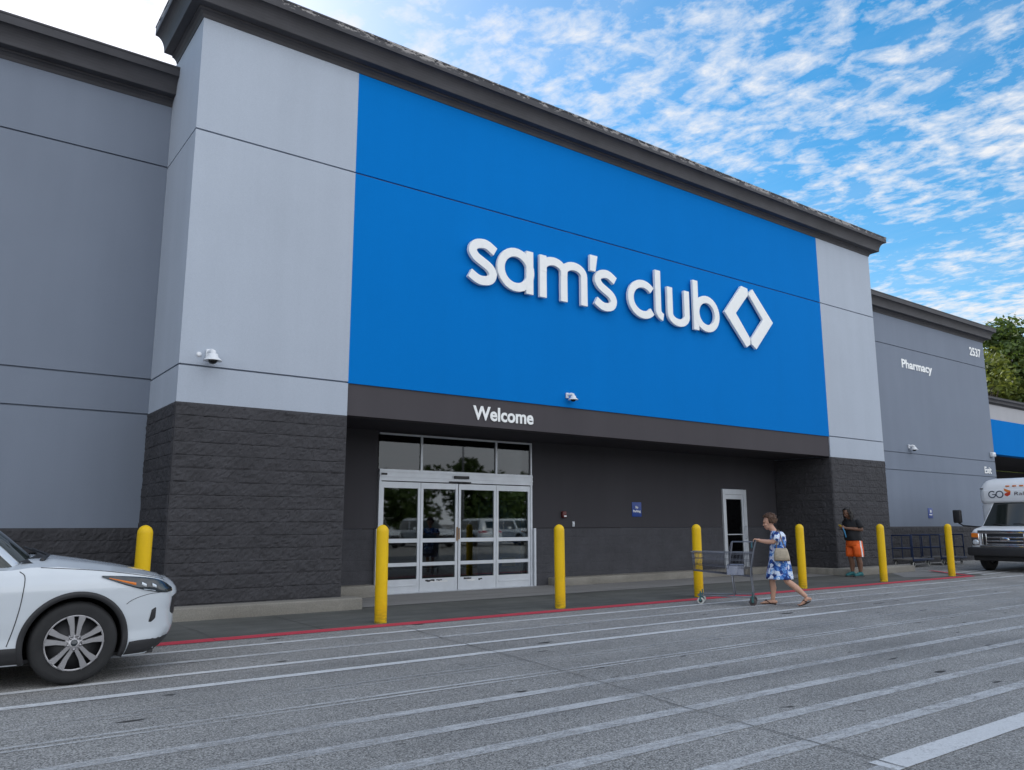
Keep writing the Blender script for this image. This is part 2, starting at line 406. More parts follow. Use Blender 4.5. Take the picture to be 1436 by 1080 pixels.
line(mid, 2.60, 0.16, -10, 4.6)
for y in (10.35, 10.75, 11.15): strip(good, (23.2, y-0.2), (26.2, y+0.1), 0.09, 0.0055)
tag(good.build('road_marking', 'paint_good'), kind='structure')
tag(mid.build('road_marking', 'paint_mid'), kind='structure')
tag(faint.build('road_marking', 'paint_faint'), kind='structure')
def crack(pts, w):
    mb = MB(); P = spline([(x, y, 0) for x, y in pts], 14); vs = []; fs = []
    for i, p in enumerate(P):
        j = noise.noise(Vector((p.x*3, p.y*3, 1.3)))*0.03; ww = w*(0.35+0.9*abs(noise.noise(Vector((p.y*2.1, 4.4, p.x)))))
        vs += [(p.x+j-ww, p.y+j*0.5, 0.009), (p.x+j+ww, p.y+j*0.5, 0.009)]
        if i: fs.append((2*i-2, 2*i-1, 2*i+1, 2*i))
    return mb.add(vs, fs)
ck = crack([(5.45, 9.9), (5.28, 8.6), (5.15, 6.96), (4.98, 5.44), (4.83, 4.35), (4.77, 3.65), (4.66, 2.3)], 0.0075)
ck2 = crack([(4.85, 4.5), (5.3, 4.46), (5.9, 4.52), (6.6, 4.47)], 0.005); ck.add(ck2.v, ck2.f)
jt = MB()
for x in (-1.6, 1.4, 4.45, 7.45, 10.5, 13.5, 16.55, 19.6, 22.6):
    strip(jt, (x, 10.24), (x+0.02, 12.2), 0.014, 0.0035)
strip(jt, (5.8, 12.415), (20.2, 12.415), 0.016, 0.0075)
tag(jt.build('paving_joint', 'crack'), kind='structure')
ck3 = crack([(3.0, 10.0), (3.05, 11.2), (2.98, 12.5)], 0.006); ck.add(ck3.v, ck3.f)
tag(ck.build('road_crack', 'crack'), kind='structure')
kb = [MB() for _ in range(3)]
# kerbs round the piers and along the back of the recess
kb[0].rbox(-0.4, 5.98, 12.22, 12.60, -0.05, 0.185, 0.025); kb[0].rbox(5.76, 5.985, 12.62, 12.9, -0.05, 0.175, 0.02)
kb[1].rbox(5.80, 7.16, 14.02, 14.40, -0.05, 0.215, 0.02)
kb[2].rbox(11.62, 20.26, 13.98, 14.40, -0.05, 0.17, 0.025); kb[2].rbox(20.0, 20.29, 12.3, 14.1, -0.05, 0.165, 0.025); kb[2].rbox(19.96, 23.35, 12.02, 12.50, -0.05, 0.178, 0.03)
for k in kb: tag(k.build('kerb', 'concrete_kerb'), kind='structure')
# ------------------------------------------------------------------ the store
W, D = 14.4, 12.55
BX = Vector((13, W, 0))
bld = empty('store_building', BX, label='long grey store with a tall blue entrance front and dark cornices', cat='building')
def bp(mb, name, mat, parent=None, **k):
    if parent is None: mb.shift(-BX); parent = bld
    else: mb.shift(-BX)
    return mb.build(name, mat, parent, **k)
G = 0.014      # half joint width
def panels(mb, x0, x1, zs, yf, th=0.05, face='Y'):
    for a, b_ in zip(zs, zs[1:]):
        mb.box(x0, x1, yf, yf+th, a+(G if a != zs[0] else 0), b_-(G if b_ != zs[-1] else 0))
def sidepanels(mb, y0, y1, zs, xa, xb):
    for a, b_ in zip(zs, zs[1:]):
        mb.box(xa, xb, y0, y1, a+(G if a != zs[0] else 0), b_-(G if b_ != zs[-1] else 0))
# hidden cores that give the walls their mass and the grooves a back
core = MB()
core.box(-30, 7.0, 14.44, 60, 0, 9.0); core.box(14.0, 35.01, 14.44, 60, 0, 8.95); core.box(7.0, 14.0, 14.44, 60, 3.45, 9.0); core.box(7.0, 14.0, 22, 60, 0, 3.45)
core.box(2.99, 23.08, 12.59, 14.44, 3.30, 9.9)
core.box(2.99, 5.70, 12.60, 14.44, 0, 3.3); core.box(20.32, 23.08, 12.60, 14.44, 0, 3.3)
bp(core, 'wall_core', 'stucco_grey')
Z = [3.20, 3.78, 7.64, 9.62]
lp = MB(); panels(lp, 2.95, 5.735, Z, D, 0.04); sidepanels(lp, D+0.04, W, Z, 2.95, 2.99)
bp(lp, 'wall', 'stucco_light')['label'] = 'light grey stucco pier on the left of the blue panel'
rp = MB(); panels(rp, 20.285, 23.12, Z, D, 0.04); sidepanels(rp, D+0.04, W, Z, 23.08, 23.12)
bp(rp, 'wall', 'stucco_light')['label'] = 'light grey stucco pier on the right of the blue panel'
bl = MB(); panels(bl, 5.735, 20.285, [3.77, 7.64, 9.62], D+0.003, 0.037)
bp(bl, 'wall', 'stucco_blue')['label'] = 'bright blue stucco panel over the entrance'
fa = MB().box(5.735, 20.285, D+0.03, D+0.3, 3.215, 3.77)
bp(fa, 'fascia', 'stucco_dark')
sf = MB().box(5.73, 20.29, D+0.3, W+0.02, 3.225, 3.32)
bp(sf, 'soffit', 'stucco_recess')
lw = MB(); panels(lw, -30, 2.948, [1.31, 3.20, 3.80, 7.66, 8.83], W, 0.04)
bp(lw, 'wall', 'stucco_grey')['label'] = 'mid grey stucco wall left of the entrance front'
rw = MB(); panels(rw, 23.122, 35.05, [1.26, 3.21, 3.83, 7.71, 8.80], W, 0.04); sidepanels(rw, W+0.04, 30, [0.0, 3.21, 3.83, 7.71, 8.80], 35.01, 35.05)
bp(rw, 'wall', 'stucco_grey')['label'] = 'mid grey stucco wall on the pharmacy side'
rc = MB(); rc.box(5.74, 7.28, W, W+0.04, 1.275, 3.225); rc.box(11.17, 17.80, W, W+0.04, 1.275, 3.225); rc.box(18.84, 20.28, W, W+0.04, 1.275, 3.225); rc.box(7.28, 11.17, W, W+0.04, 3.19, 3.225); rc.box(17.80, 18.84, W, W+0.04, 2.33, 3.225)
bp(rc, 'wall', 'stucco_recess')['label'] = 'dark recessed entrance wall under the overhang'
# split-face block
def blockface(mb, o, ux, L_, z0, z1, nrm, amp, course=0.2, blk=0.4, res=0.03, seed=0):
    o = Vector(o); ux = Vector(ux); nrm = Vector(nrm)
    nx = max(2, int(L_/res)); nz = max(2, int((z1-z0)/res))
    us = sorted(set([round(L_*i/nx, 4) for i in range(nx+1)])); ws = [z0+(z1-z0)*i/nz for i in range(nz+1)]
    ncr = int((z1-z0)/course)+2
    for k in range(1, ncr):
        zc = z1-k*course
        if zc > z0+0.01: ws += [zc-0.006, zc, zc+0.006]
    ws = sorted(ws); ws = [w for i, w in enumerate(ws) if i == 0 or w-ws[i-1] > 0.003]
    vs = []; fs = []
    for w in ws:
        row = (z1-w)/course; rr = int(row+1e-6); fr = row-rr; dz = min(fr, 1-fr)*course
        for u in us:
            off = blk/2 if rr % 2 else 0.0
            uu = (u+off)/blk; bi = int(uu); fu = (uu-bi); du = min(fu, 1-fu)*blk
            e = 0.62+0.28*min(1.0, dz/0.018)+0.10*min(1.0, du/0.015)
            if dz < 0.004: e = 0.30
            p = o+ux*u
            q = Vector((p.x*1.0+p.y, w, seed+bi*3.7+rr*1.3))
            h = noise.noise(q*5.0)*0.40+noise.noise(Vector((u*15, w*17, rr+bi*5.0)))*0.42+noise.noise(Vector((u*41, w*41, seed)))*0.30+noise.noise(Vector((bi*9.1, rr*7.3, seed)))*0.25
            edge = min(1.0, u/0.02, (L_-u)/0.02)
            vs.append(p+Vector((0, 0, w))+nrm*(amp*(0.55+h)*e*max(0.15, edge)))
    n = len(us)
    for i in range(len(ws)-1):
        for j in range(n-1): fs.append((i*n+j, i*n+j+1, (i+1)*n+j+1, (i+1)*n+j))
    mb.add(vs, fs, False)
p1 = MB(); blockface(p1, (2.95, D, 0), (1, 0, 0), 2.785, 0.0, 3.2, (0, -1, 0), 0.030, seed=1)
blockface(p1, (2.95, W, 0), (0, -1, 0), W-D, 0.0, 3.2, (-1, 0, 0), 0.030, seed=2); blockface(p1, (5.735, D, 0), (0, 1, 0), W-D, 0.0, 3.2, (1, 0, 0), 0.02, res=0.06, seed=3)
bp(p1, 'pier', 'block_dark', fix=False)
p2 = MB(); blockface(p2, (20.285, D, 0), (1, 0, 0), 2.835, 0.0, 3.2, (0, -1, 0), 0.030, seed=4)
blockface(p2, (20.285, W, 0), (0, -1, 0), W-D, 0.0, 3.2, (-1, 0, 0), 0.030, seed=5); blockface(p2, (23.12, D, 0), (0, 1, 0), W-D, 0.0, 3.2, (1, 0, 0), 0.02, res=0.06, seed=6)
bp(p2, 'pier', 'block_dark', fix=False)
bs = MB(); blockface(bs, (-1.5, W, 0), (1, 0, 0), 4.45, 0, 1.31, (0, -1, 0), 0.03, seed=7, res=0.04); bs.box(-30, -1.5, W, W+0.04, 0, 1.31)
bp(bs, 'wall_base', 'block_dark', fix=False)
bs = MB(); blockface(bs, (23.12, W, 0), (1, 0, 0), 11.93, 0, 1.26, (0, -1, 0), 0.03, seed=8, res=0.06)
bp(bs, 'wall_base', 'block_dark', fix=False)
for a, b_ in ((5.74, 7.27), (11.18, 17.79), (18.85, 20.28)):
    bs = MB(); blockface(bs, (a, W-0.012, 0), (1, 0, 0), b_-a, 0, 1.265, (0, -1, 0), 0.010, seed=9, res=0.05)
    bp(bs, 'wall_base', 'block_paint', fix=False)
# cornices
def sweep(mb, path, prof, cap=True):
    path = [Vector((x, y, 0)) for x, y in path]; k = len(path); rings = []
    for i, p in enumerate(path):
        dirs = []
        if i: d = (path[i]-path[i-1]).normalized(); dirs.append(Vector((d.y, -d.x, 0)))
        if i < k-1: d = (path[i+1]-path[i]).normalized(); dirs.append(Vector((d.y, -d.x, 0)))
        nn = dirs[0] if len(dirs) == 1 else (dirs[0]+dirs[1])/(1+dirs[0].dot(dirs[1]))
        rings.append([p+nn*a+Vector((0, 0, z)) for a, z in prof])
    mb.loft(rings, smooth=False, caps=cap)
def cprof(z, ph=1.0, pv=1.0):
    pr = [(-0.3, 0.0), (0.012, 0.0), (0.03, 0.05), (0.065, 0.09), (0.10, 0.105), (0.10, 0.132), (0.235, 0.142)]
    for i in range(9):
        t = math.pi/2*i/8
        pr.append((0.24+0.155*(1-math.cos(t)), 0.15+0.27*math.sin(t)))
    pr += [(0.405, 0.42), (0.405, 0.555), (0.415, 0.565), (0.415, 0.595), (-0.3, 0.61)]
    return [(a*ph if a > 0 else a, z+h*pv) for a, h in pr]
co = MB(); sweep(co, [(2.95, 14.25), (2.95, D), (23.12, D), (23.12, 14.25)], cprof(9.60)); bp(co, 'cornice', 'cornice_worn')
co = MB(); sweep(co, [(-30, W), (2.945, W)], cprof(8.82)); bp(co, 'cornice', 'cornice')
co = MB(); sweep(co, [(23.125, W), (35.05, W), (35.05, 22)], cprof(8.79)); bp(co, 'cornice', 'cornice')
# exit canopy further right
cn = MB().box(35.1, 62, 15.0, 15.4, 4.27, 5.77); bp(cn, 'wall', 'stucco_blue')['label'] = 'blue band over the exit opening'
cn = MB().box(35.1, 62, 15.03, 15.4, 5.774, 6.42); bp(cn, 'wall', 'stucco_canopy')['label'] = 'pale grey parapet above the blue exit band'
co = MB(); sweep(co, [(35.06, 15.03), (62, 15.03)], cprof(6.42, 0.55, 0.5)); bp(co, 'cornice', 'cornice')
cn = MB(); cn.box(35.06, 62, 20, 20.3, 0, 4.27); cn.box(35.06, 62, 15.4, 20, 4.3, 6.5); bp(cn, 'wall', 'stucco_recess')['label'] = 'dark recess under the blue exit band'
ft = MB().tube([(38.2, 16.5, 4.18), (39.6, 16.5, 4.18)], 0.07); ft.box(38.1, 39.7, 16.4, 16.6, 4.24, 4.3); bp(ft, 'ceiling_fixture', 'sticker_white')
# entrance doors
ad = MB()
ad.box(7.30, 11.15, W-0.06, W+0.06, 2.225, 2.455)                       # header box
ad.box(7.30, 7.355, W-0.05, W+0.05, 0, 2.225); ad.box(11.10, 11.15, W-0.05, W+0.05, 0, 2.225)
ad.box(11.115, 11.15, W-0.04, W+0.04, 2.455, 3.15); ad.box(7.30, 11.15, W-0.04, W+0.04, 3.15, 3.185)
ad.box(8.25, 8.295, W-0.03, W+0.04, 2.455, 3.15); ad.box(10.145, 10.19, W-0.03, W+0.04, 2.455, 3.15)
ad.box(7.30, 11.15, W-0.075, W-0.06, 2.30, 2.33); ad.box(7.30, 11.15, W-0.075, W-0.06, 2.40, 2.42)
door = bp(ad, 'automatic_door', 'aluminium')
bp(MB().rbox(9.03, 9.40, W-0.12, W-0.075, 2.31, 2.37, 0.012), 'sensor', 'black_plastic', door)
bp(MB().rbox(8.92, 9.46, W-0.10, W-0.06, 2.225, 2.25, 0.008), 'sensor', 'black_plastic', door)
bp(MB().box(7.33, 7.46, W-0.078, W-0.075, 2.335, 2.375), 'maker_plate', 'black_plastic', door)
for a, b_ in ((7.30, 8.25), (8.295, 10.145), (10.19, 11.115)): bp(MB().box(a, b_, W+0.0, W+0.008, 2.455, 3.15), 'glass_pane', 'glass_dark', door)
def leaf(x0, x1, y, name, fixed):
    mb = MB(); st = 0.058
    mb.box(x0, x0+st, y-0.022, y+0.022, 0.02, 2.205); mb.box(x1-st, x1, y-0.022, y+0.022, 0.02, 2.205)
    for za, zb in ((2.085, 2.205), (0.995, 1.075), (0.53, 0.60)): mb.box(x0+st, x1-st, y-0.020, y+0.020, za, zb)
    mb.box(x0+st, x1-st, y-0.020, y+0.020, 0.02, 0.275)
    if fixed: mb.box(x0+st, x1-st, y-0.030, y-0.020, 0.14, 0.165)
    o = bp(mb, name, 'aluminium', door)
    g = MB()
    for za, zb in ((1.075, 2.085), (0.60, 0.995), (0.275, 0.53)): g.box(x0+st, x1-st, y-0.004, y+0.004, za, zb)
    g2 = bp(g, 'glass_pane', 'glass_door', door)
    return o
leaf(7.357, 8.255, W-0.012, 'door_sidelight', True); leaf(10.165, 11.098, W-0.012, 'door_sidelight', True)
leaf(8.265, 9.165, W-0.012, 'door_leaf', False); leaf(9.185, 10.155, W-0.012, 'door_leaf', False)
def ragged(mb, x0, x1, z0, z1, y, n=9, sd_=0):
    up_ = []; lo = []
    for i in range(n+1):
        x = x0+(x1-x0)*i/n
        up_.append((x, z1-abs(noise.noise(Vector((x*9, sd_, 1))))*(z1-z0)*0.7)); lo.append((x, z0+abs(noise.noise(Vector((x*11, sd_, 5))))*(z1-z0)*0.7))
    mb.prism(lo+up_[::-1], y, y+0.0015)
for x0, x1, z0, z1, k, mt in ((8.40, 8.62, 0.205, 0.255, 1, 'black_plastic'), (8.66, 8.80, 0.215, 0.25, 2, 'black_plastic'), (9.33, 9.52, 0.225, 0.262, 3, 'black_plastic'), (9.70, 9.80, 0.19, 0.235, 4, 'black_plastic'), (8.52, 8.93, 0.19, 0.225, 6, 'sticker_white'), (9.42, 9.62, 0.185, 0.225, 7, 'sticker_white')):
    st_ = MB(); ragged(st_, x0, x1, z0, z1, W-0.0335-(0.001 if mt == 'sticker_white' else 0), sd_=k); bp(st_, 'worn_sticker', mt, door)
bp(MB().box(9.135, 9.16, W-0.045, W-0.034, 1.02, 1.30), 'lock_plate', 'wood', door); bp(MB().box(9.19, 9.215, W-0.045, W-0.034, 1.05, 1.28), 'lock_plate', 'wood', door)
for x0 in (7.235, 11.165): bp(MB().box(x0, x0+0.05, W-0.10, W-0.03, 0.0, 1.27), 'door_guard', 'aluminium', door)
th = MB().box(7.3, 11.15, W-0.10, W+0.08, 0.004, 0.018); bp(th, 'threshold', 'aluminium_dull', door)
# room behind the doors
ro = MB(); ro.box(7.0, 14.0, 14.5, 21.9, -0.01, 0.012); rf = bp(ro, 'interior_floor', 'interior_floor')
ro = MB(); ro.box(6.98, 7.02, 14.46, 22, 0.012, 3.44); ro.box(13.96, 13.99, 14.46, 22, 0.012, 3.44); ro.box(7.02, 13.96, 21.9, 22.0, 0.012, 3.44); ro.box(7.02, 13.96, 14.46, 21.9, 3.40, 3.445)
bp(ro, 'interior_wall', 'interior')
vm = MB(); vm.rbox(10.75, 11.5, 16.0, 16.85, 0.03, 1.95, 0.03); vm.box(10.80, 11.28, 15.985, 16.0, 0.75, 1.8)
v_ = empty('vending_machine', (11.75, 16.5, 0), label='blue vending machine seen through the right door pane', cat='vending machine')
vm.shift((-11.1, -16.4, 0)); vm.build('cabinet', 'vending_blue', v_)
for bx_, nm in (((11.32, 11.44, 15.98, 16.0, 1.0, 1.5), 'coin_panel'), ((10.9, 11.3, 15.975, 15.986, 0.35, 0.55), 'delivery_flap')):
    vm = MB().box(*bx_); vm.shift((-11.1, -16.4, 0)); vm.build(nm, 'aluminium_dull', v_)
# small side door
sdm = MB(); sdm.box(17.81, 17.90, W-0.05, W+0.05, 0.0, 2.31); sdm.box(18.70, 18.83, W-0.05, W+0.05, 0.0, 2.31); sdm.box(17.90, 18.70, W-0.055, W+0.05, 2.17, 2.31); sdm.box(17.90, 18.70, W-0.03, W+0.03, 2.04, 2.165)
sdo = bp(sdm, 'side_door', 'aluminium')
sdl = MB(); sdl.box(17.905, 17.96, W-0.03, W+0.02, 0.02, 2.04); sdl.box(18.64, 18.695, W-0.03, W+0.02, 0.02, 2.04); sdl.box(17.96, 18.64, W-0.03, W+0.02, 0.02, 0.22); sdl.box(17.96, 18.64, W-0.06, W-0.03, 1.06, 1.085)
bp(sdl, 'door_leaf', 'aluminium', sdo)
bp(MB().box(17.96, 18.64, W-0.008, W+0.0, 0.22, 2.04), 'glass_pane', 'glass_dark', sdo)
bp(MB().box(17.9, 18.7, W+0.02, W+0.04, 0.0, 2.17), 'dark_backing', 'interior', sdo)  # thin dark panel stands in for the unlit room behind the glass
hd = MB().tube([(18.72, W-0.06, 0.95), (18.72, W-0.11, 0.97), (18.72, W-0.11, 1.28), (18.72, W-0.06, 1.30)], 0.013); bp(hd, 'handle', 'aluminium_dull', sdo)
# ------------------------------------------------------------------ lettering
def stroke(path, w0, w1=None):
    """flat-ended ribbon along a 2-D path -> closed outline (x,z)"""
    w1 = w0 if w1 is None else w1
    P = [Vector((x, z, 0)) for x, z in path]; l = []; r = []
    for i, p in enumerate(P):
        t = P[min(i+1, len(P)-1)]-P[max(i-1, 0)]; t.normalize(); n = Vector((-t.y, t.x, 0))
        w = (w0+(w1-w0)*i/(len(P)-1))/2
        l.append(p+n*w); r.append(p-n*w)
    return l, r
def ribbon(mb, path, w, y0, y1, w1=None, mi=0, closed=False):
    if closed:
        path = list(path); k = len(path); l = []; r = []
        P = [Vector((x, z, 0)) for x, z in path]
        for i in range(k):
            t = P[(i+1) % k]-P[i-1]; t.normalize(); n = Vector((-t.y, t.x, 0)); l.append(P[i]+n*w/2); r.append(P[i]-n*w/2)
    else:
        l, r = stroke(path, w, w1); k = len(path)
    vs = []
    for a, b_ in zip(l, r): vs += [(a.x, y0, a.y), (b_.x, y0, b_.y), (b_.x, y1, b_.y), (a.x, y1, a.y)]
    fs = []
    for i in range(k if closed else k-1):
        a = 4*i; c = 4*((i+1) % k)
        for e in range(4): fs.append((a+e, a+(e+1) % 4, c+(e+1) % 4, c+e))
    if not closed: fs += [(3, 2, 1, 0), (4*k-4, 4*k-3, 4*k-2, 4*k-1)]
    mb.add(vs, fs, False, mi)
def arc(cx, cz, rx, rz, a0, a1, n=20): return [(cx+rx*math.cos(R_(a0+(a1-a0)*i/n)), cz+rz*math.sin(R_(a0+(a1-a0)*i/n))) for i in range(n+1)]
zb, xh, ww = 5.965, 0.92, 0.185
YF, YB = 12.425, 12.50
sg = empty('store_sign', (12.8, YF, zb), label='large raised white letters and diamond emblem on the blue wall', cat='sign')
def letter(paths, polys=(), rot=None, name='letter'):
    mb = MB()
    for i, (p, w, *c) in enumerate(paths):
        cl_ = bool(c)
        ribbon(mb, p, w, YF-0.004*i, YB-0.002*i, closed=cl_)
    for i, p in enumerate(polys): mb.prism(p, YF-0.004*i, YB-0.002*i)
    mb.shift((-12.8+0.12, -YF, -zb+0.035))
    o = mb.build(name, 'sign_white', sg, bevel=0.009)
    return o
def S_path(x0, x1):
    h = ww/2; cx = (x0+x1)/2; a = (x1-x0)/2-h; zt = zb+xh-h; zl = zb+h; zm = zb+xh/2
    pts = [(x1-0.05, zt-0.10), (cx+a*0.45, zt), (cx-a*0.1, zt+0.012), (cx-a*0.7, zt-0.04), (cx-a*0.93, zt-0.16), (cx-a*0.62, zm+0.09), (cx, zm+0.005),
           (cx+a*0.65, zm-0.085), (cx+a*0.95, zl+0.16), (cx+a*0.7, zl+0.035), (cx+a*0.05, zl-0.01), (cx-a*0.5, zl+0.01), (x0+0.05, zl+0.10)]
    return [(p.x, p.y) for p in spline([(x, z, 0) for x, z in pts], 5)]
zt = zb+xh; h = ww/2; zc = zb+xh/2
letter([(S_path(7.98, 8.68), 0.185)])
letter([(arc(9.15, zc, 0.47-h, xh/2-h, 0, 354, 30), ww, 1), ([(9.50, zb), (9.50, zt)], 0.185)])
def hump(xa, xb): return [(xa, zt-0.36)]+arc((xa+xb)/2, zt-h-0.18, (xb-xa)/2, 0.185, 180, 0, 14)+[(xb, zb)]
letter([([(9.855, zb), (9.855, zt)], 0.185), (hump(9.855, 10.42), 0.185), (hump(10.42, 10.985), 0.185)])
letter([], [[(11.17, 6.80), (11.33, 6.80), (11.40, 7.17), (11.17, 7.17)]], name='apostrophe')
letter([(S_path(11.28, 11.97), 0.185)])
letter([(arc(12.80, zc, 0.49-h, xh/2-h, 42, 318, 28), ww)])
letter([([(13.30, 7.22), (13.30, 6.30)]+arc(13.49, 6.27, 0.19, 0.175, 190, 262, 8), 0.185)])
letter([([(13.70, zt)]+arc(13.995, zb+h+0.19, 0.295, 0.20, 180, 360, 18)+[(14.29, zt)], 0.185)])
letter([([(14.62, zb), (14.62, 7.22)], 0.185), (arc(15.02, zc, 0.47-h, xh/2-h, 0, 354, 30), ww, 1)])
letter([], [[(16.42, 7.40), (16.67, 7.37), (16.69, 7.20), (16.15, 6.63), (16.69, 6.03), (16.67, 5.87), (16.52, 5.78), (15.70, 6.60)]], name='emblem_chevron')
letter([], [[(16.72, 7.28), (16.88, 7.39), (17.69, 6.60), (16.92, 5.78), (16.73, 5.89), (16.715, 6.03), (17.26, 6.62), (16.715, 7.20)]], name='emblem_chevron')
def text(body, x0, z0, x1, zh, y, mat, name, parent, origin, depth=0.03, bold=0.02, face='Y'):
    cu = bpy.data.curves.new(name, 'FONT'); cu.body = body; cu.size = 1.0; cu.offset = bold; cu.extrude = 0.01; cu.resolution_u = 4
    o = bpy.data.objects.new(name, cu); COL.objects.link(o)
    dg = bpy.context.evaluated_depsgraph_get(); dg.update()
    me = bpy.data.meshes.new_from_object(o.evaluated_get(dg)); bpy.data.objects.remove(o)
    xs = [v.co.x for v in me.vertices]; ys = [v.co.y for v in me.vertices]
    a, b_, c, d = min(xs), max(xs), min(ys), max(ys)
    for v in me.vertices:
        X = x0+(v.co.x-a)/(b_-a)*(x1-x0); Zc = z0+(v.co.y-c)/(d-c)*(zh); Yc = y+v.co.z/0.01*depth/2
        if face == 'Y': v.co = Vector((X, y-v.co.z/0.01*depth/2-depth/2, Zc))-Vector(origin)
        else: v.co = Vector((y-v.co.z/0.01*depth/2-depth/2, -X, Zc))-Vector(origin)
    me.materials.clear(); me.materials.append(M[mat])
    ob = bpy.data.objects.new(name, me); COL.objects.link(ob)
    if parent is not None: ob.parent = parent
    else: ob.location = origin
    return ob
tag(text('Welcome', 8.34, 3.335, 9.80, 0.275, D+0.025, 'sign_white', 'welcome_sign', None, (9.07, D, 3.3), 0.014, 0.026), 'white raised word Welcome on the dark fascia over the doors', 'sign')
tag(text('Pharmacy', 28.22, 6.86, 30.45, 0.42, W-0.005, 'sign_white', 'pharmacy_sign', None, (29.3, W, 6.9), 0.014, 0.028), 'white raised word Pharmacy high on the grey wall', 'sign')
tag(text('2537', 33.74, 8.10, 34.72, 0.36, W-0.005, 'sign_white', 'street_number', None, (34.2, W, 8.1), 0.014, 0.024), 'white street number 2537 near the top corner of grey wall', 'sign')
tag(text('Exit', 34.02, 3.33, 34.62, 0.27, W-0.005, 'sign_white', 'exit_sign', None, (34.3, W, 3.3), 0.014, 0.024), 'white raised word Exit at the far end of grey wall', 'sign')
def plate(name, x, y, z, w, hh, mat, label, cat):
    e = empty(name, (x, y, z), label=label, cat=cat)
    p = MB().rbox(-w/2, w/2, -0.012, 0, -hh/2, hh/2, 0.004); p.build('plate', mat, e)
    return e
e = plate('parking_sign', 14.5, W-0.001, 1.72, 0.33, 0.36, 'sign_blue', 'small blue No Parking sign on the dark recessed wall', 'sign')
text('No', -0.045, 0.02, 0.045, 0.07, -0.012, 'sign_white', 'lettering', e, (0, 0, 0), 0.004, 0.02); text('Parking', -0.13, -0.09, 0.13, 0.08, -0.012, 'sign_white', 'lettering', e, (0, 0, 0), 0.004, 0.02)
e = plate('blue_notice', 29.36, W-0.001, 1.73, 0.33, 0.36, 'sign_blue', 'small blue notice plate on the grey wall above the flat carts', 'sign')
MB().rbox(-0.09, 0.10, -0.018, -0.012, -0.075, -0.045, 0.002).build('white_bar', 'sign_white', e); MB().rbox(-0.03, 0.06, -0.018, -0.012, 0.02, 0.11, 0.002).build('white_mark', 'sign_white', e)
e = empty('fire_strobe', (12.09, W, 1.58), label='small dark red alarm strobe on the wall right of doors', cat='alarm')
MB().rbox(-0.06, 0.06, -0.07, 0, -0.075, 0.075, 0.015).build('housing', 'strobe_red', e); MB().rbox(-0.03, 0.045, -0.085, -0.07, -0.055, -0.02, 0.006).build('lens', 'white_plastic', e)
e = empty('door_switch', (12.40, W, 1.36), label='pale wall switch just below the alarm strobe', cat='switch')
MB().rbox(-0.035, 0.035, -0.02, 0, -0.06, 0.06, 0.006).build('plate', 'aluminium_dull', e); MB().rbox(-0.012, 0.012, -0.03, -0.02, -0.025, 0.025, 0.003).build('button', 'white_plastic', e)
# cameras
def dome_cam(loc, sc, label, off=0.10):
    e = empty('security_camera', loc, label=label, cat='camera', group='dome cameras on the storefront')
    mb = MB(); mb.rbox(-0.055-off, 0.055-off, -0.07, 0, 0.02, 0.20, 0.02); mb.tube([(-off, -0.06, 0.13), (-off*0.4, -0.16, 0.15), (0, -0.20, 0.13), (0, -0.20, 0.08)], [0.045, 0.042, 0.05, 0.055]); mb.v = [p*sc for p in mb.v]; mb.build('arm', 'white_plastic', e)
    mb = MB(); mb.lathe([(0.055, 0.10), (0.085, 0.085), (0.095, 0.03), (0.16, -0.025), (0.165, -0.04), (0.15, -0.04), (0.09, 0.0)], 24, (0, -0.20, 0)); mb.v = [p*sc for p in mb.v]; mb.build('hood', 'white_plastic', e)
    mb = MB().ell((0, -0.20, -0.03), (0.085, 0.085, 0.07)); mb.v = [p*sc for p in mb.v]; mb.build('dome', 'black_gloss', e)
    return e
dome_cam((3.40, D, 3.88), 0.85, 'white dome camera on the light grey left pier', 0.03)
dome_cam((10.74, D, 3.94), 0.66, 'white dome camera low on the blue panel')
dome_cam((28.3, W, 3.98), 0.80, 'white dome camera on the grey wall below the pharmacy word', 0.12)
mb = MB().lathe([(0.0, 0.02), (0.035, 0.018), (0.04, 0.0)], 18, (3.235, D-0.001, 3.96), 'Y'); o = mb.build('wall_plug', 'white_plastic', None)
tag(o, 'tiny round cap on the light pier beside the camera', 'wall plug')
e = empty('floodlight', (34.75, W, 4.10), label='small pale wall light above the word Exit', cat='light')
MB().rbox(-0.13, 0.13, -0.14, 0, -0.09, 0.10, 0.03).build('housing', 'white_plastic', e); MB().rbox(-0.10, 0.10, -0.15, -0.14, -0.07, 0.02, 0.01).build('lens', 'aluminium_dull', e)
bl_ = [(2.20, 'yellow bollard standing behind the nose of the white car'), (5.38, 'yellow bollard left of the automatic doors'), (8.67, 'yellow bollard right of the automatic doors'),
       (12.10, 'yellow bollard behind the basket of the shopping cart'), (15.45, 'yellow bollard just behind the woman in blue dress'), (18.73, 'yellow bollard between the person in orange shorts and the flat carts'), (22.11, 'yellow bollard nearest the white shuttle bus')]
bm0 = MB().lathe([(0.086, 0.0), (0.088, 0.012), (0.088, 1.255)]+[(0.088*math.cos(t), 1.265+0.095*math.sin(t)) for t in [math.pi/2*i/10 for i in range(10)]]+[(0.004, 1.36)], 32)
b0 = None
for i, (x, lb) in enumerate(bl_):
    if b0 is None:
        b0 = bm0.build('bollard', 'bollard_yellow'); o = b0
    else: o = b0.copy(); COL.objects.link(o)
    o.location = (x, 10.42, 0); o.rotation_euler = (R_(random.uniform(-0.5, 0.5)), R_(random.uniform(-0.4, 0.4)), random.uniform(0, 6))
    tag(o, lb, 'bollard', 'yellow bollards along the storefront')
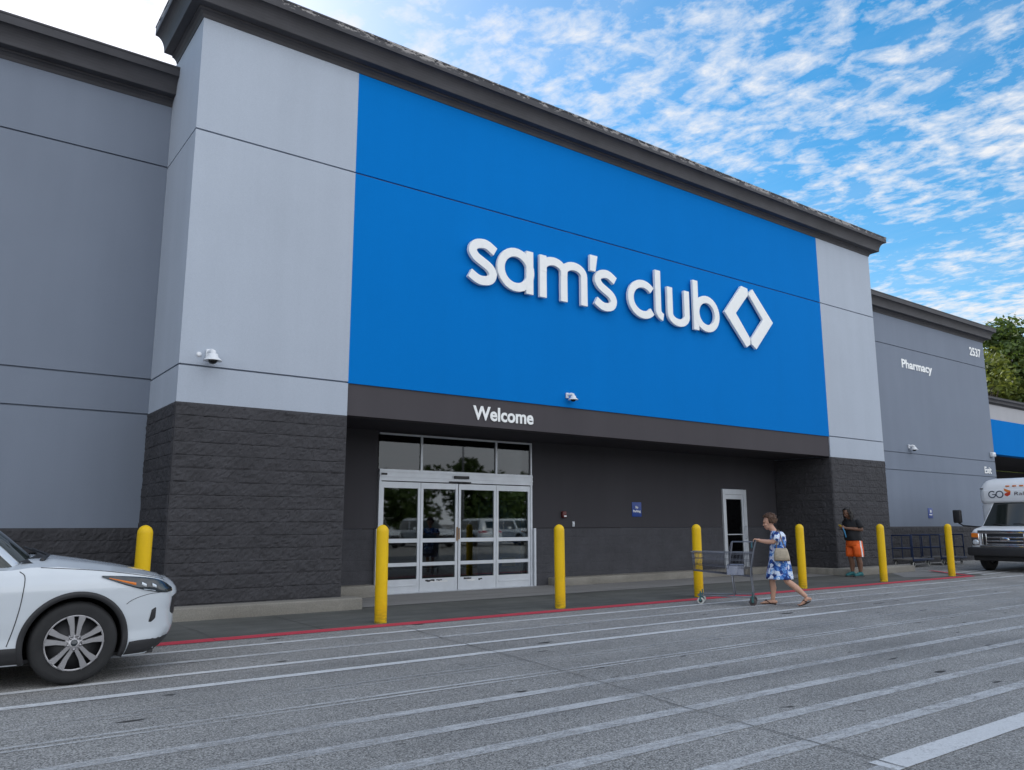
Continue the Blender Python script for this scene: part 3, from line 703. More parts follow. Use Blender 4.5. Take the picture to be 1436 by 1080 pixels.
# ------------------------------------------------------------------ white car
simple('car_white', (0.60, 0.64, 0.68), 0.24, coat=0.9, var=0.015, scale=2); simple('car_black', (0.022, 0.022, 0.024), 0.55, bump=0.1); simple('rim_silver', (0.42, 0.41, 0.42), 0.35, 0.75, var=0.10)
simple('rim_dark', (0.03, 0.03, 0.033), 0.5); simple('tyre', (0.017, 0.017, 0.018), 0.75, var=0.25, bump=0.3); simple('amber', (0.75, 0.20, 0.02), 0.3); simple('lamp_bright', (0.75, 0.80, 0.85), 0.15, 0.3)
simple('lamp_dark', (0.02, 0.028, 0.035), 0.08, coat=0.6); simple('chrome', (0.75, 0.76, 0.78), 0.12, 1.0, var=0.03); simple('steel_grey', (0.22, 0.22, 0.24), 0.4, 0.5); simple('tail_red', (0.35, 0.01, 0.015), 0.2)
def smooth(t): t = max(0, min(1, t)); return t*t*(3-2*t)
def make_car():
    e = empty('parked_car', (-0.125, 8.965, 0), label='white compact SUV nosing into the frame beside the bollard', cat='car')
    half = [(2.295, 0), (2.287, 0.25), (2.25, 0.50), (2.17, 0.68), (2.06, 0.80), (1.90, 0.88), (1.70, 0.920), (1.325, 0.940), (0.6, 0.935), (-0.4, 0.935), (-1.385, 0.94), (-1.8, 0.91), (-2.05, 0.83), (-2.2, 0.68), (-2.27, 0.4), (-2.29, 0)]
    raw = [p.xy for p in spline([(x, y, 0) for x, y in half], 40)]
    L_ = [0]
    for a, b_ in zip(raw, raw[1:]): L_.append(L_[-1]+(b_-a).length)
    NS = 440; O = []; j = 0
    for i in range(NS+1):
        d = L_[-1]*i/NS
        while j < len(L_)-2 and L_[j+1] < d: j += 1
        O.append(raw[j].lerp(raw[j+1], (d-L_[j])/max(1e-9, L_[j+1]-L_[j])))
    Nn = []
    for i in range(NS+1):
        t = O[min(i+1, NS)]-O[max(i-1, 0)]; t.normalize(); n = Vector((-t.y, t.x))
        n = Vector((t.y, -t.x)); 
        if n.dot(O[i]) < 0: n = -n
        if i == 0: n = Vector((1, 0))
        if i == NS: n = Vector((-1, 0))
        Nn.append(n)
    side_off = [(0.18, 0.09), (0.24, 0.045), (0.34, 0.025), (0.42, 0.03), (0.55, 0.012), (0.70, 0.0), (0.80, -0.004), (0.86, 0.004), (0.94, 0.035), (1.02, 0.085), (1.10, 0.14)]
    front_off = [(0.18, 0.20), (0.24, 0.12), (0.30, 0.075), (0.36, 0.04), (0.42, 0.02), (0.50, 0.02), (0.58, 0.022), (0.66, 0.006), (0.72, 0.0), (0.77, 0.012), (0.82, 0.05), (0.87, 0.115), (0.92, 0.21), (0.98, 0.33), (1.05, 0.5)]
    ztab = [(-2.3, 0.98), (0.80, 0.985), (0.95, 1.005), (1.15, 1.005), (1.5, 0.965), (1.8, 0.925), (2.0, 0.885), (2.15, 0.865), (2.3, 0.855)]
    crown = [(-2.3, 0.03), (0.9, 0.085), (1.2, 0.085), (1.6, 0.065), (1.9, 0.05), (2.1, 0.03), (2.3, 0.0)]
    def F(i, z, off=0.0, sy=-1):
        i = max(0, min(NS, i)); a = int(i); b_ = min(a+1, NS); t = i-a
        o = O[a].lerp(O[b_], t); n = Nn[a].lerp(Nn[b_], t).normalized()
        fr = smooth((n.x*n.x-0.05)/0.75) if o.x > 0 else smooth((n.x*n.x-0.05)/0.75)*0.7
        d = lerp_tab(side_off, z)*(1-fr)+lerp_tab(front_off, z)*fr-off
        p = o-n*d
        return Vector((p.x, max(p.y, 0.0)*sy, z))
    def sx(x):
        for i in range(NS):
            if O[i+1].x <= x: return i+(O[i].x-x)/max(1e-9, O[i].x-O[i+1].x)
        return NS
    mb = MB(); NZ = 46; zt_ = [lerp_tab(ztab, O[i].x) for i in range(NS+1)]
    for sy in (-1, 1):
        vs = []; fs = []
        for i in range(NS+1):
            for k in range(NZ+1): vs.append(F(i, 0.20+(zt_[i]-0.20)*k/NZ, 0, sy))
        for i in range(NS):
            for k in range(NZ):
                q = [i*(NZ+1)+k, i*(NZ+1)+k+1, (i+1)*(NZ+1)+k+1, (i+1)*(NZ+1)+k]
                c = (vs[q[0]]+vs[q[2]])/2
                if any((c.x-wx)**2+(c.z-0.355)**2 < 0.40**2 for wx in (1.325, -1.385)) and abs(c.y) > 0.8: continue
                fs.append(q)
        mb.add(vs, fs, True)
    vs = []; fs = []; K = 20
    for i in range(NS+1):
        a = F(i, zt_[i], 0, 1)
        w = min(1.0, a.y/0.72); cr = lerp_tab(crown, O[i].x)
        for k in range(K+1):
            t = 2*k/K-1
            edge = 1-abs(t)**2.6
            crease = 0.012*math.exp(-((abs(t)-0.72)/0.09)**2)*w
            vs.append(Vector((a.x+0.10*(1-t*t)*smooth((O[i].x-1.9)/0.3)*w*0.2, -a.y*t, a.z+cr*edge*w+crease)))
    for i in range(NS):
        for k in range(K): fs.append((i*(K+1)+k, i*(K+1)+k+1, (i+1)*(K+1)+k+1, (i+1)*(K+1)+k))
    mb.add(vs, fs, True)
    body = mb.build('body', 'car_white', e)
    # floor pan
    MB().box(-2.1, 2.0, -0.78, 0.78, 0.20, 0.23).build('underbody', 'car_black', e)
    def patch(upper, lower, off, nv=6, sy=-1, n=8, thick=True):
        up_ = spline([(a, b_, 0) for a, b_ in upper], n); lo = spline([(a, b_, 0) for a, b_ in lower], n)
        vs = []; fs = []; k = len(up_)
        for r in range(nv+1):
            for a, b_ in zip(up_, lo):
                q = b_.lerp(a, r/nv); o_ = off if 0 < r < nv else -0.004
                vs.append(F(q.x, q.y, o_, sy))
        for r in range(nv):
            for c in range(k-1): fs.append((r*k+c, r*k+c+1, (r+1)*k+c+1, (r+1)*k+c))
        return vs, fs
    for sy in (-1, 1):
        i0, i1 = sx(1.50), sx(2.15); di = i1-i0
        up_ = [(i0, 0.920), (i0+di*0.30, 0.908), (i0+di*0.60, 0.885), (i0+di*0.85, 0.842), (i1, 0.785)]
        lo = [(i0, 0.908), (i0+di*0.30, 0.822), (i0+di*0.60, 0.760), (i0+di*0.85, 0.735), (i1, 0.745)]
        mb = MB(); v, f = patch(up_, lo, 0.013, 14, sy); mb.add(v, f, True); hl = mb.build('headlight', 'lamp_dark', e)
        def sub(a0, a1, zu, zl, mat, nm, off=0.018):
            q = MB(); v, f = patch([(i0+(i1-i0)*a0, zu[0]), (i0+(i1-i0)*a1, zu[1])], [(i0+(i1-i0)*a0, zl[0]), (i0+(i1-i0)*a1, zl[1])], off, 3, sy, 6); q.add(v, f, True); q.build(nm, mat, hl)
        sub(0.08, 0.40, (0.902, 0.862), (0.890, 0.808), 'amber', 'reflector', 0.016); 
        sub(0.47, 0.53, (0.866, 0.845), (0.812, 0.79), 'lamp_bright', 'lamp'); sub(0.61, 0.67, (0.850, 0.83), (0.796, 0.776), 'lamp_bright', 'lamp')
        sub(0.50, 0.66, (0.790, 0.770), (0.780, 0.760), 'lamp_bright', 'light_strip')
        # corner intake
        ia, ib = sx(1.955), sx(1.995)
        mb = MB(); v, f = patch([(ia, 0.600), ((ia+ib)/2, 0.615), (ib, 0.622)], [(ia+1.5, 0.475), ((ia+ib)/2+0.8, 0.47), (ib-0.5, 0.50)], 0.004, 6, sy); mb.add(v, f, True); mb.build('intake', 'car_black', e)
        # cladding round the lower edge and the wheel arches
        mb = MB(); v, f = patch([(0, 0.345), (sx(2.0), 0.345), (sx(1.78), 0.335)], [(0, 0.20), (sx(2.0), 0.20), (sx(1.74), 0.20)], 0.007, 5, sy); mb.add(v, f, True); mb.build('bumper_lip', 'car_black', e)
        mb = MB(); v, f = patch([(sx(0.92), 0.36), (sx(-0.98), 0.36)], [(sx(0.95), 0.20), (sx(-1.0), 0.20)], 0.010, 5, sy, 20); mb.add(v, f, True); mb.build('sill_cladding', 'car_black', e)
        for wx in (1.325, -1.385):
            vs = []; fs = []; k = 48; row = 5
            for a in range(k+1):
                th = R_(-22+224*a/k)
                for r_, o_ in ((0.388, -0.03), (0.390, 0.012), (0.415, 0.016), (0.434, 0.012), (0.439, -0.004)):
                    x = wx+r_*math.cos(th); z = 0.355+r_*math.sin(th)
                    vs.append(F(sx(x), max(0.19, z), o_, sy))
            for a in range(k):
                for c in range(row-1): fs.append((a*row+c, a*row+c+1, (a+1)*row+c+1, (a+1)*row+c))
            MB().add(vs, fs, True).build('arch_trim', 'car_black', e)
        for wx in (1.325, -1.385):
            yo = 0.905*sy
            MB().lathe([(0.40, 0), (0.41, 0.02), (0.41, 0.35), (0.0, 0.36)], 32, (wx, 0.90*sy if sy < 0 else 0.90, 0.355), 'Y').xf(Matrix.Identity(4) if sy > 0 else Matrix.Translation((0, 1.8*sy, 0)) @ Matrix.Scale(-1, 4, (0, 1, 0)) @ Matrix.Identity(4)).build('wheel_well', 'rubber', e) if False else None
            wm = MB(); vs = []; fs = []; k = 32
            for a in range(k+1):
                th = R_(-20+220*a/k)
                for yy in (0.89, 0.50): vs.append((wx+0.41*math.cos(th), yy*sy, max(0.16, 0.355+0.41*math.sin(th))))
            for a in range(k): fs.append((2*a, 2*a+1, 2*a+3, 2*a+2))
            n0 = len(vs); vs.append((wx, 0.5*sy, 0.355)); 
            for a in range(k): fs.append((2*a+1, 2*a+3, n0))
            wm.add(vs, fs, True).build('wheel_well', 'rubber', e)
            wh = MB(); prof = [(0.235, -0.10), (0.262, -0.108), (0.30, -0.112), (0.325, -0.108), (0.342, -0.09), (0.35, -0.06), (0.351, 0.06), (0.342, 0.09), (0.325, 0.108), (0.29, 0.11), (0.225, 0.10)]
            wh.lathe([(r_, -y_) for r_, y_ in prof] if sy > 0 else [(r_, y_) for r_, y_ in prof], 48, (wx, 0.80*sy, 0.355), 'Y'); tw = wh.build('wheel', 'tyre', e)
            rm = MB(); fy = sy*0.905; dirn = sy
            # barrel + lip
            rm.lathe([(0.222, 0.0), (0.232, -0.006*dirn), (0.236, 0.0), (0.234, 0.02*dirn), (0.222, 0.02*dirn)], 48, (wx, fy, 0.355), 'Y')
            for q in range(5):
                for dd in (-1, 1):
                    a = R_(90+72*q); poly = []
                    for r_, u0, u1 in ((0.055, 0.006, 0.034), (0.14, 0.010, 0.048), (0.222, 0.020, 0.078)):
                        poly.append((r_, u0*dd, u1*dd))
                    P2 = [(r_, u0) for r_, u0, u1 in poly]+[(r_, u1) for r_, u0, u1 in poly[::-1]]
                    yb = fy+0.022*dirn; yf = fy-0.012*dirn
                    rm.prism([(wx+r_*math.cos(a)-u*math.sin(a), 0.355+r_*math.sin(a)+u*math.cos(a)) for r_, u in P2], yf, yb)
            rm.lathe([(0.0, -0.004*dirn), (0.062, -0.002*dirn), (0.078, 0.012*dirn), (0.078, 0.03*dirn)], 32, (wx, fy, 0.355), 'Y')
            rim = rm.build('rim', 'rim_silver', tw)
            dk = MB().lathe([(0.0, 0.05*dirn), (0.228, 0.05*dirn), (0.228, 0.052*dirn)], 32, (wx, fy, 0.355), 'Y'); dk.build('brake_disc', 'rim_dark', tw)
            cp = MB().lathe([(0.0, -0.010*dirn), (0.026, -0.008*dirn), (0.03, 0.0)], 20, (wx, fy, 0.355), 'Y'); cp.build('hub_cap', 'lamp_dark', tw)
            for q in range(5):
                a = R_(54+72*q); nu = MB().lathe([(0.0, -0.016*dirn), (0.011, -0.014*dirn), (0.013, 0.004*dirn)], 8, (wx+0.052*math.cos(a), fy, 0.355+0.052*math.sin(a)), 'Y'); nu.build('wheel_nut', 'rim_silver', tw)
        # seams
        def seam(pts, w=0.004):
            q = MB(); P = spline([(a, z, 0) for a, z in pts], 8); q.tube([F(a.x, a.y, 0.0005, sy) for a in P], w, 5, 'flat'); return q
        seam([(sx(0.865), 0.975), (sx(0.905), 0.93), (sx(0.90), 0.80), (sx(0.885), 0.66), (sx(0.855), 0.50), (sx(0.82), 0.365)]).build('door_seam', 'car_black', body)
        seam([(sx(-0.25), 0.98), (sx(-0.22), 0.7), (sx(-0.25), 0.36)]).build('door_seam', 'car_black', body)
        seam([(sx(1.02), 1.003), (sx(1.4), 0.972), (sx(1.72), 0.930), (sx(1.98), 0.882), (sx(2.08), 0.862)], 0.003).build('bonnet_seam', 'car_black', body)
        seam([(sx(2.03), 0.745), (sx(1.90), 0.735), (sx(1.78), 0.70), (sx(1.72), 0.66)], 0.0025).build('bumper_seam', 'car_black', body)
        hnd = MB().tube([F(sx(0.0), 0.87, 0.03, sy), F(sx(-0.18), 0.87, 0.03, sy)], 0.016); hnd.build('door_handle', 'car_white', e)
        q = MB(); v, f = patch([(sx(-1.95), 0.94), (NS-30, 0.94)], [(sx(-1.95), 0.78), (NS-30, 0.82)], 0.006, 4, sy); q.add(v, f, True).build('tail_light', 'tail_red', e)
    g = MB()
    for sy in (-1, 1):
        v, f = patch([(0, 0.74), (sx(2.24), 0.73), (sx(2.16), 0.70)], [(0, 0.50), (sx(2.24), 0.50), (sx(2.18), 0.53)], 0.006, 6, sy); g.add(v, f, True)
    g.build('grille', 'car_black', e)
    g = MB().ell((2.30, 0, 0.655), (0.012, 0.075, 0.032)); g.build('badge', 'chrome', e)
    # cabin
    bot = spline([(1.16, 0, 0), (1.10, 0.45, 0), (0.93, 0.74, 0), (0.70, 0.80, 0), (0.0, 0.825, 0), (-1.2, 0.815, 0), (-1.95, 0.72, 0), (-2.12, 0.45, 0), (-2.15, 0, 0)], 8)
    top = spline([(0.36, 0, 0), (0.33, 0.36, 0), (0.22, 0.54, 0), (0.05, 0.585, 0), (-0.5, 0.62, 0), (-1.2, 0.60, 0), (-1.72, 0.54, 0), (-1.82, 0.35, 0), (-1.85, 0, 0)], 8)
    nb = len(bot)
    def Gf(t, v, off=0, sy=-1):
        t = max(0, min(nb-1.001, t)); a = int(t); u = t-a
        p = bot[a].lerp(bot[a+1], u); q = top[a].lerp(top[a+1], u)
        r = p.lerp(q, v); n = (r-Vector((-0.6, 0, 0))); n.normalize()
        r = r+n*(0.035*math.sin(math.pi*v)+off); z = 0.945+(1.60-0.945)*v
        return Vector((r.x, r.y*sy, z+off*0.5))
    cb_ = MB(); vs = []; fs = []; NV = 12
    for sy in (-1, 1):
        vs = []; fs = []
        for t in range(nb):
            for k in range(NV+1): vs.append(Gf(t, k/NV, 0, sy))
        for t in range(nb-1):
            for k in range(NV): fs.append((t*(NV+1)+k, t*(NV+1)+k+1, (t+1)*(NV+1)+k+1, (t+1)*(NV+1)+k))
        cb_.add(vs, fs, True)
    vs = []; fs = []; K = 14
    for t in range(nb):
        a = Gf(t, 1.0, 0, 1)
        for k in range(K+1):
            u = 2*k/K-1; vs.append(Vector((a.x, a.y*u, 1.60+0.075*(1-abs(u)**3)*min(1, a.y/0.4))))
    for t in range(nb-1):
        for k in range(K): fs.append((t*(K+1)+k, t*(K+1)+k+1, (t+1)*(K+1)+k+1, (t+1)*(K+1)+k))
    cb_.add(vs, fs, True); cb_.build('roof', 'car_white', e)
    def gpatch(t0, t1, v0, v1, off, sy, tb0=None, tb1=None, n=14, m_=8):
        vs = []; fs = []
        for r in range(m_+1):
            v = v0+(v1-v0)*r/m_; f_ = r/m_
            a = (tb0 if tb0 is not None else t0)*(1-f_)+t0*f_; b_ = (tb1 if tb1 is not None else t1)*(1-f_)+t1*f_
            for c in range(n+1): vs.append(Gf(a+(b_-a)*c/n, v, off, sy))
        for r in range(m_):
            for c in range(n): fs.append((r*(n+1)+c, r*(n+1)+c+1, (r+1)*(n+1)+c+1, (r+1)*(n+1)+c))
        return vs, fs
    simple('glass_tint', (0.012, 0.02, 0.018), 0.05, coat=0.5)
    wsm = MB()
    for sy in (-1, 1): v, f = gpatch(0, 15.2, 0.04, 0.95, 0.006, sy, 0, 14.8); wsm.add(v, f, True)
    wsm.build('windscreen', 'glass_tint', e)
    for sy in (-1, 1):
        v, f = gpatch(20.5, 35, 0.05, 0.90, 0.006, sy, 18.8, 35); MB().add(v, f, True).build('side_window', 'glass_tint', e)
        v, f = gpatch(35.8, 46, 0.06, 0.90, 0.006, sy); MB().add(v, f, True).build('side_window', 'glass_tint', e)
        mr = MB().rbox(0.62, 0.74, -0.12, 0.12, -0.08, 0.08, 0.035).shift((0.0, 0.98*sy, 1.08)); mr.tube([(0.66, 0.82*sy, 1.0), (0.66, 0.94*sy, 1.02)], 0.025); 
        for p in mr.v: p.x -= 0.30
        mr.build('wing_mirror', 'car_white', e)
    v, f = gpatch(57, 64, 0.2, 0.85, 0.006, -1); v2, f2 = gpatch(57, 64, 0.2, 0.85, 0.006, 1); MB().add(v, f, True).add(v2, f2, True).build('rear_window', 'glass_tint', e)
    # cowl and wipers
    cw = MB(); vs = []; fs = []
    for i in range(21):
        y = -0.74+1.48*i/20; xx = 1.20-0.20*(abs(y)/0.74)**2.2
        zz_ = 1.075-0.055*(abs(y)/0.74)**2
        vs += [(xx, y, zz_+0.012), (xx-0.14, y, zz_+0.03)]
        if i: fs.append((2*i-2, 2*i-1, 2*i+1, 2*i))
    cw.add(vs, fs, True).build('cowl', 'car_black', e)
    for y0 in (-0.66, 0.05):
        MB().tube([(1.05, y0, 1.06), (1.10, y0+0.06, 1.10), (1.02, y0+0.55, 1.145)], [0.022, 0.012, 0.009], 7).build('wiper', 'black_plastic', e)
    return e
make_car()
# ------------------------------------------------------------------ shuttle bus
simple('bus_white', (0.80, 0.81, 0.83), 0.35, coat=0.3, var=0.02); simple('navy_text', (0.03, 0.045, 0.075), 0.5); simple('logo_red', (0.55, 0.05, 0.02), 0.5); simple('logo_orange', (0.75, 0.22, 0.03), 0.5); simple('maroon_text', (0.22, 0.02, 0.10), 0.5)
simple('bus_glass', (0.012, 0.016, 0.015), 0.06, coat=0.4)
def rrect(hw, z0, z1, r, n=6, tr=None):
    tr = r if tr is None else tr; pts = []
    for cx, cz, a0, rr in ((hw, z1, 0, tr), (-hw, z1, 90, tr), (-hw, z0, 180, r), (hw, z0, 270, r)):
        sx_ = 1 if cx > 0 else -1; sz_ = 1 if cz == z1 else -1
        for k in range(n+1):
            a = R_(a0+90*k/n); pts.append((cx-sx_*rr+rr*math.cos(a), cz-sz_*rr+rr*math.sin(a)))
    return pts
def make_bus():
    e = empty('shuttle_bus', (25.0, 10.22, 0), math.pi, label='white shuttle bus with dark windscreen facing the camera', cat='bus')
    def lf(secs, mat, name, parent=e, caps=True):
        mb = MB(); mb.loft([[(x, y, z) for y, z in rrect(hw, z0, z1, r, 6, tr)] for x, hw, z0, z1, r, tr in secs], True, caps); return mb.build(name, mat, parent)
    # body shell with the rounded cap over the cab
    lf([(-1.30, 0.95, 2.06, 2.32, 0.10, 0.12), (-1.33, 1.06, 2.0, 2.48, 0.12, 0.22), (-1.42, 1.15, 1.965, 2.61, 0.10, 0.30), (-1.62, 1.19, 1.95, 2.70, 0.08, 0.32), (-1.95, 1.20, 1.95, 2.74, 0.06, 0.30), (-7.0, 1.20, 1.95, 2.76, 0.06, 0.28)], 'bus_white', 'roof_cap')
    lf([(-1.40, 0.90, 1.30, 1.97, 0.06, 0.06), (-1.44, 1.08, 1.0, 1.97, 0.06, 0.06), (-1.56, 1.185, 0.60, 1.97, 0.06, 0.06), (-1.95, 1.19, 0.48, 1.97, 0.06, 0.06), (-7.0, 1.195, 0.48, 1.99, 0.06, 0.06)], 'bus_white', 'body')
    # cab: bonnet and wings
    lf([(-0.02, 0.80, 0.70, 1.08, 0.06, 0.10), (-0.06, 0.93, 0.62, 1.16, 0.08, 0.14), (-0.25, 0.98, 0.55, 1.22, 0.08, 0.14), (-0.85, 1.0, 0.50, 1.30, 0.08, 0.14), (-1.75, 1.0, 0.50, 1.33, 0.08, 0.10)], 'bus_white', 'bonnet')
    # cab upper (pillars) and glass
    cbm = MB(); a = [(-0.80, 0.90, 1.27), (-1.42, 0.74, 2.0)]
    vs = [(-0.80, -0.92, 1.27), (-0.80, 0.92, 1.27), (-1.42, 0.80, 2.02), (-1.42, -0.80, 2.02), (-1.9, -0.98, 1.27), (-1.9, 0.98, 1.27), (-1.9, 0.90, 2.02), (-1.9, -0.90, 2.02)]
    cbm.add(vs, [(0, 1, 2, 3), (4, 5, 6, 7), (0, 3, 7, 4), (1, 5, 6, 2), (0, 4, 5, 1), (3, 2, 6, 7)]); cbm.build('cab', 'bus_white', e)
    ws = MB(); vs = []; fs = []
    for r in range(7):
        t = r/6
        for c in range(13):
            u = 2*c/12-1; hw = 0.885*(1-t)+0.765*t
            vs.append((-0.775-0.60*t+0.035*(1-u*u), hw*u, 1.285+0.70*t))
    for r in range(6):
        for c in range(12): fs.append((r*13+c, r*13+c+1, (r+1)*13+c+1, (r+1)*13+c))
    wsc = ws.add(vs, fs, True).build('windscreen', 'bus_glass', e)
    sh = MB().add([(-1.22, -0.02, 1.84), (-1.22, 0.42, 1.84), (-0.98, 0.46, 1.56), (-0.94, -0.16, 1.52)], [(0, 1, 2, 3)]).shift((0.02, 0.10, 0.0))
    wp = MB().tube([(-0.76, 0.55, 1.29), (-0.80, 0.1, 1.36), (-0.79, -0.05, 1.35)], 0.014); wp.tube([(-0.76, -0.1, 1.29), (-0.80, -0.6, 1.36)], 0.014); wp.build('wiper', 'black_plastic', wsc)
    for sy in (-1, 1):
        MB().add([(-1.0, 0.965*sy, 1.32), (-1.75, 0.985*sy, 1.32), (-1.75, 0.925*sy, 1.9), (-1.42, 0.88*sy, 1.9)], [(0, 1, 2, 3)]).build('side_window', 'bus_glass', e)
        for k in range(5): MB().rbox(-2.9-0.85*k, -2.15-0.85*k, 1.19*sy if sy > 0 else -1.20, 1.20 if sy > 0 else -1.19, 1.2, 1.85, 0.003).build('side_window', 'bus_glass', e)
    # grille with chrome surround
    gr = MB().rbox(-0.06, 0.015, -0.62, 0.62, 0.74, 1.10, 0.02); g_ = gr.build('grille', 'black_plastic', e)
    ch = MB().rbox(-0.05, 0.035, -0.72, 0.72, 1.08, 1.175, 0.02).build('grille_bar', 'chrome', g_)
    for z0 in (0.97, 0.87, 0.775): MB().rbox(-0.02, 0.03, -0.50, 0.50, z0-0.02, z0+0.02, 0.012).build('grille_bar', 'chrome', g_)
    for y0 in (-0.60, -0.5, 0.5, 0.60): MB().rbox(-0.02, 0.033, y0-0.022, y0+0.022, 0.745, 1.08, 0.012).build('grille_bar', 'chrome', g_)
    MB().rbox(-0.05, 0.03, -0.68, 0.68, 0.70, 0.745, 0.012).build('grille_bar', 'chrome', g_)
    MB().ell((0.03, 0, 0.915), (0.02, 0.135, 0.058)).build('badge', 'chrome', g_)
    for sy in (-1, 1):
        hl = MB().rbox(-0.10, 0.0, sy*0.80-0.115, sy*0.80+0.115, 0.74, 1.11, 0.03).build('headlight', 'chrome', e)
        MB().ell((0.0, sy*0.80, 0.83), (0.02, 0.09, 0.075)).build('lens', 'lamp_bright', hl)
        MB().rbox(-0.08, 0.012, sy*0.81-0.10, sy*0.81+0.10, 0.96, 1.09, 0.02).build('turn_signal', 'amber', hl)
    MB().rbox(-0.20, 0.10, -1.02, 1.02, 0.44, 0.69, 0.05).build('bumper', 'car_black', e)
    MB().rbox(-0.9, -0.05, -0.92, 0.92, 0.30, 0.52, 0.04).build('underbody', 'rubber', e)
    MB().rbox(-6.8, -1.4, -1.0, 1.0, 0.30, 0.50, 0.04).build('chassis', 'rubber', e)
    for x in (-0.85, -4.6):
        for sy in (-1, 1):
            wh = MB().lathe([(0.20, -0.12), (0.34, -0.125), (0.385, -0.09), (0.39, 0.09), (0.34, 0.125), (0.20, 0.12)], 32, (x, sy*0.84, 0.39), 'Y').build('wheel', 'tyre', e)
            MB().lathe([(0.0, -0.10), (0.2, -0.09), (0.205, 0.09), (0.0, 0.10)], 24, (x, sy*0.84, 0.39), 'Y').build('rim', 'steel_grey', wh)
    for sy in (-1, 1):
        y = sy*1.66
        mr = MB().rbox(-0.97, -0.84, y-0.12, y+0.12, 1.38, 1.78, 0.04).build('wing_mirror', 'black_plastic', e)
        MB().tube([(-0.90, y, 1.40), (-0.88, sy*1.5, 1.30), (-0.85, sy*0.99, 1.26)], 0.022, 8).build('mirror_arm', 'black_plastic', mr)
    # marker lamps and lettering on the cap
    for y in (-0.32, -0.13, 0.06): MB().rbox(-0.03, 0.03, y-0.055, y+0.055, -0.02, 0.02, 0.01).shift((-1.335, 0, 2.475)).build('marker_lamp', 'amber', e)
    for sy in (-1, 1): MB().rbox(-0.03, 0.03, sy*1.075-0.05, sy*1.075+0.05, -0.015, 0.015, 0.008).shift((-1.37, 0, 2.42)).build('marker_lamp', 'car_black', e)
    def ring(mb, cy, cz, r, w, a0, a1, x):
        path = arc(cy, cz, r, r, a0, a1, 28); l, q = stroke(path, w); vs = []; fs = []
        for i, (a, b_) in enumerate(zip(l, q)):
            vs += [(x, a.x, a.y), (x, b_.x, b_.y)]
            if i: fs.append((2*i-2, 2*i-1, 2*i+1, 2*i))
        mb.add(vs, fs)
    lt = MB(); LX = -1.292
    MB().rbox(-1.36, -1.296, -1.02, 1.02, 2.09, 2.38, 0.03).build('destination_panel', 'bus_white', e)
    # seen from the front the panel's left is local -y
    def fl(mb): mb.v = [Vector((p.x, p.y, p.z)) for p in mb.v]; return mb
    ring(lt, -0.76, 2.235, 0.095, 0.032, 45, 360, LX); lt.add([(LX, -0.76, 2.222), (LX, -0.66, 2.222), (LX, -0.66, 2.248), (LX, -0.76, 2.248)], [(0, 1, 2, 3)])
    ring(lt, -0.55, 2.235, 0.095, 0.032, 0, 360, LX); lt.build('lettering', 'navy_text', e)
    em = MB().add([(LX, -0.42, 2.41), (LX, -0.25, 2.34), (LX, -0.23, 2.29), (LX, -0.36, 2.30), (LX, -0.41, 2.34)], [(0, 1, 2, 3, 4)]); em.build('emblem', 'logo_orange', e)
    em = MB().add([(LX+0.002, -0.41, 2.25), (LX+0.002, -0.33, 2.29), (LX+0.002, -0.24, 2.30), (LX+0.002, -0.25, 2.22), (LX+0.002, -0.34, 2.17), (LX+0.002, -0.41, 2.20)], [(0, 1, 2, 3, 4, 5)]); em.build('emblem', 'logo_red', e)
    tx = text('Raleigh', 0.15, 2.16, -0.0, 0.14, 0, 'maroon_text', 'lettering', e, (0, 0, 0), 0.004, 0.0)
    me = tx.data
    for v in me.vertices:
        u = (v.co.x-0.15)/(-0.15); zz_ = v.co.z
        v.co = Vector((LX+0.001+(0.0 if v.co.y > 0 else 0.002), -0.15+u*0.62+(zz_-2.16)*0.15, zz_))
    return e
make_bus()
# ------------------------------------------------------------------ carts
simple('cart_steel', (0.20, 0.21, 0.24), 0.35, 0.7, var=0.15); simple('cart_wire', (0.12, 0.125, 0.15), 0.4, 0.6); simple('cart_plastic', (0.30, 0.32, 0.40), 0.5); simple('cart_handle', (0.03, 0.032, 0.035), 0.5); simple('cart_teal', (0.02, 0.14, 0.19), 0.4)
simple('wheel_white', (0.55, 0.55, 0.52), 0.5); simple('wheel_brown', (0.075, 0.055, 0.055), 0.6); simple('fork_teal', (0.03, 0.12, 0.12), 0.5); simple('blue_steel', (0.010, 0.024, 0.075), 0.5, 0.2); simple('deck_grey', (0.12, 0.115, 0.11), 0.6)
HD = math.atan2(0.81, -0.58)
def caster(e, x, y, r, mat, fork, rr=0.0):
    f = MB().box(x-0.012+rr, x+0.02+rr, y-0.024, y-0.016, r*0.9, r*2+0.03); f.box(x-0.012+rr, x+0.02+rr, y+0.016, y+0.024, r*0.9, r*2+0.03); f.box(x-0.015+rr, x+0.025+rr, y-0.024, y+0.024, r*2+0.02, r*2+0.035); f.tube([(x, y, r*2+0.03), (x, y, r*2+0.10)], 0.011, 8)
    f.build('fork', fork, e)
    w = MB().lathe([(0.012, -0.012), (r*0.6, -0.013), (r*0.94, -0.013), (r, -0.006), (r, 0.006), (r*0.94, 0.013), (r*0.6, 0.013), (0.012, 0.012)], 24, (x, y, r), 'Y').build('wheel', mat, e)
    MB().lathe([(0.0, -0.015), (r*0.58, -0.014), (r*0.58, 0.014), (0.0, 0.015)], 16, (x, y, r), 'Y').build('hub', 'cart_handle', w)
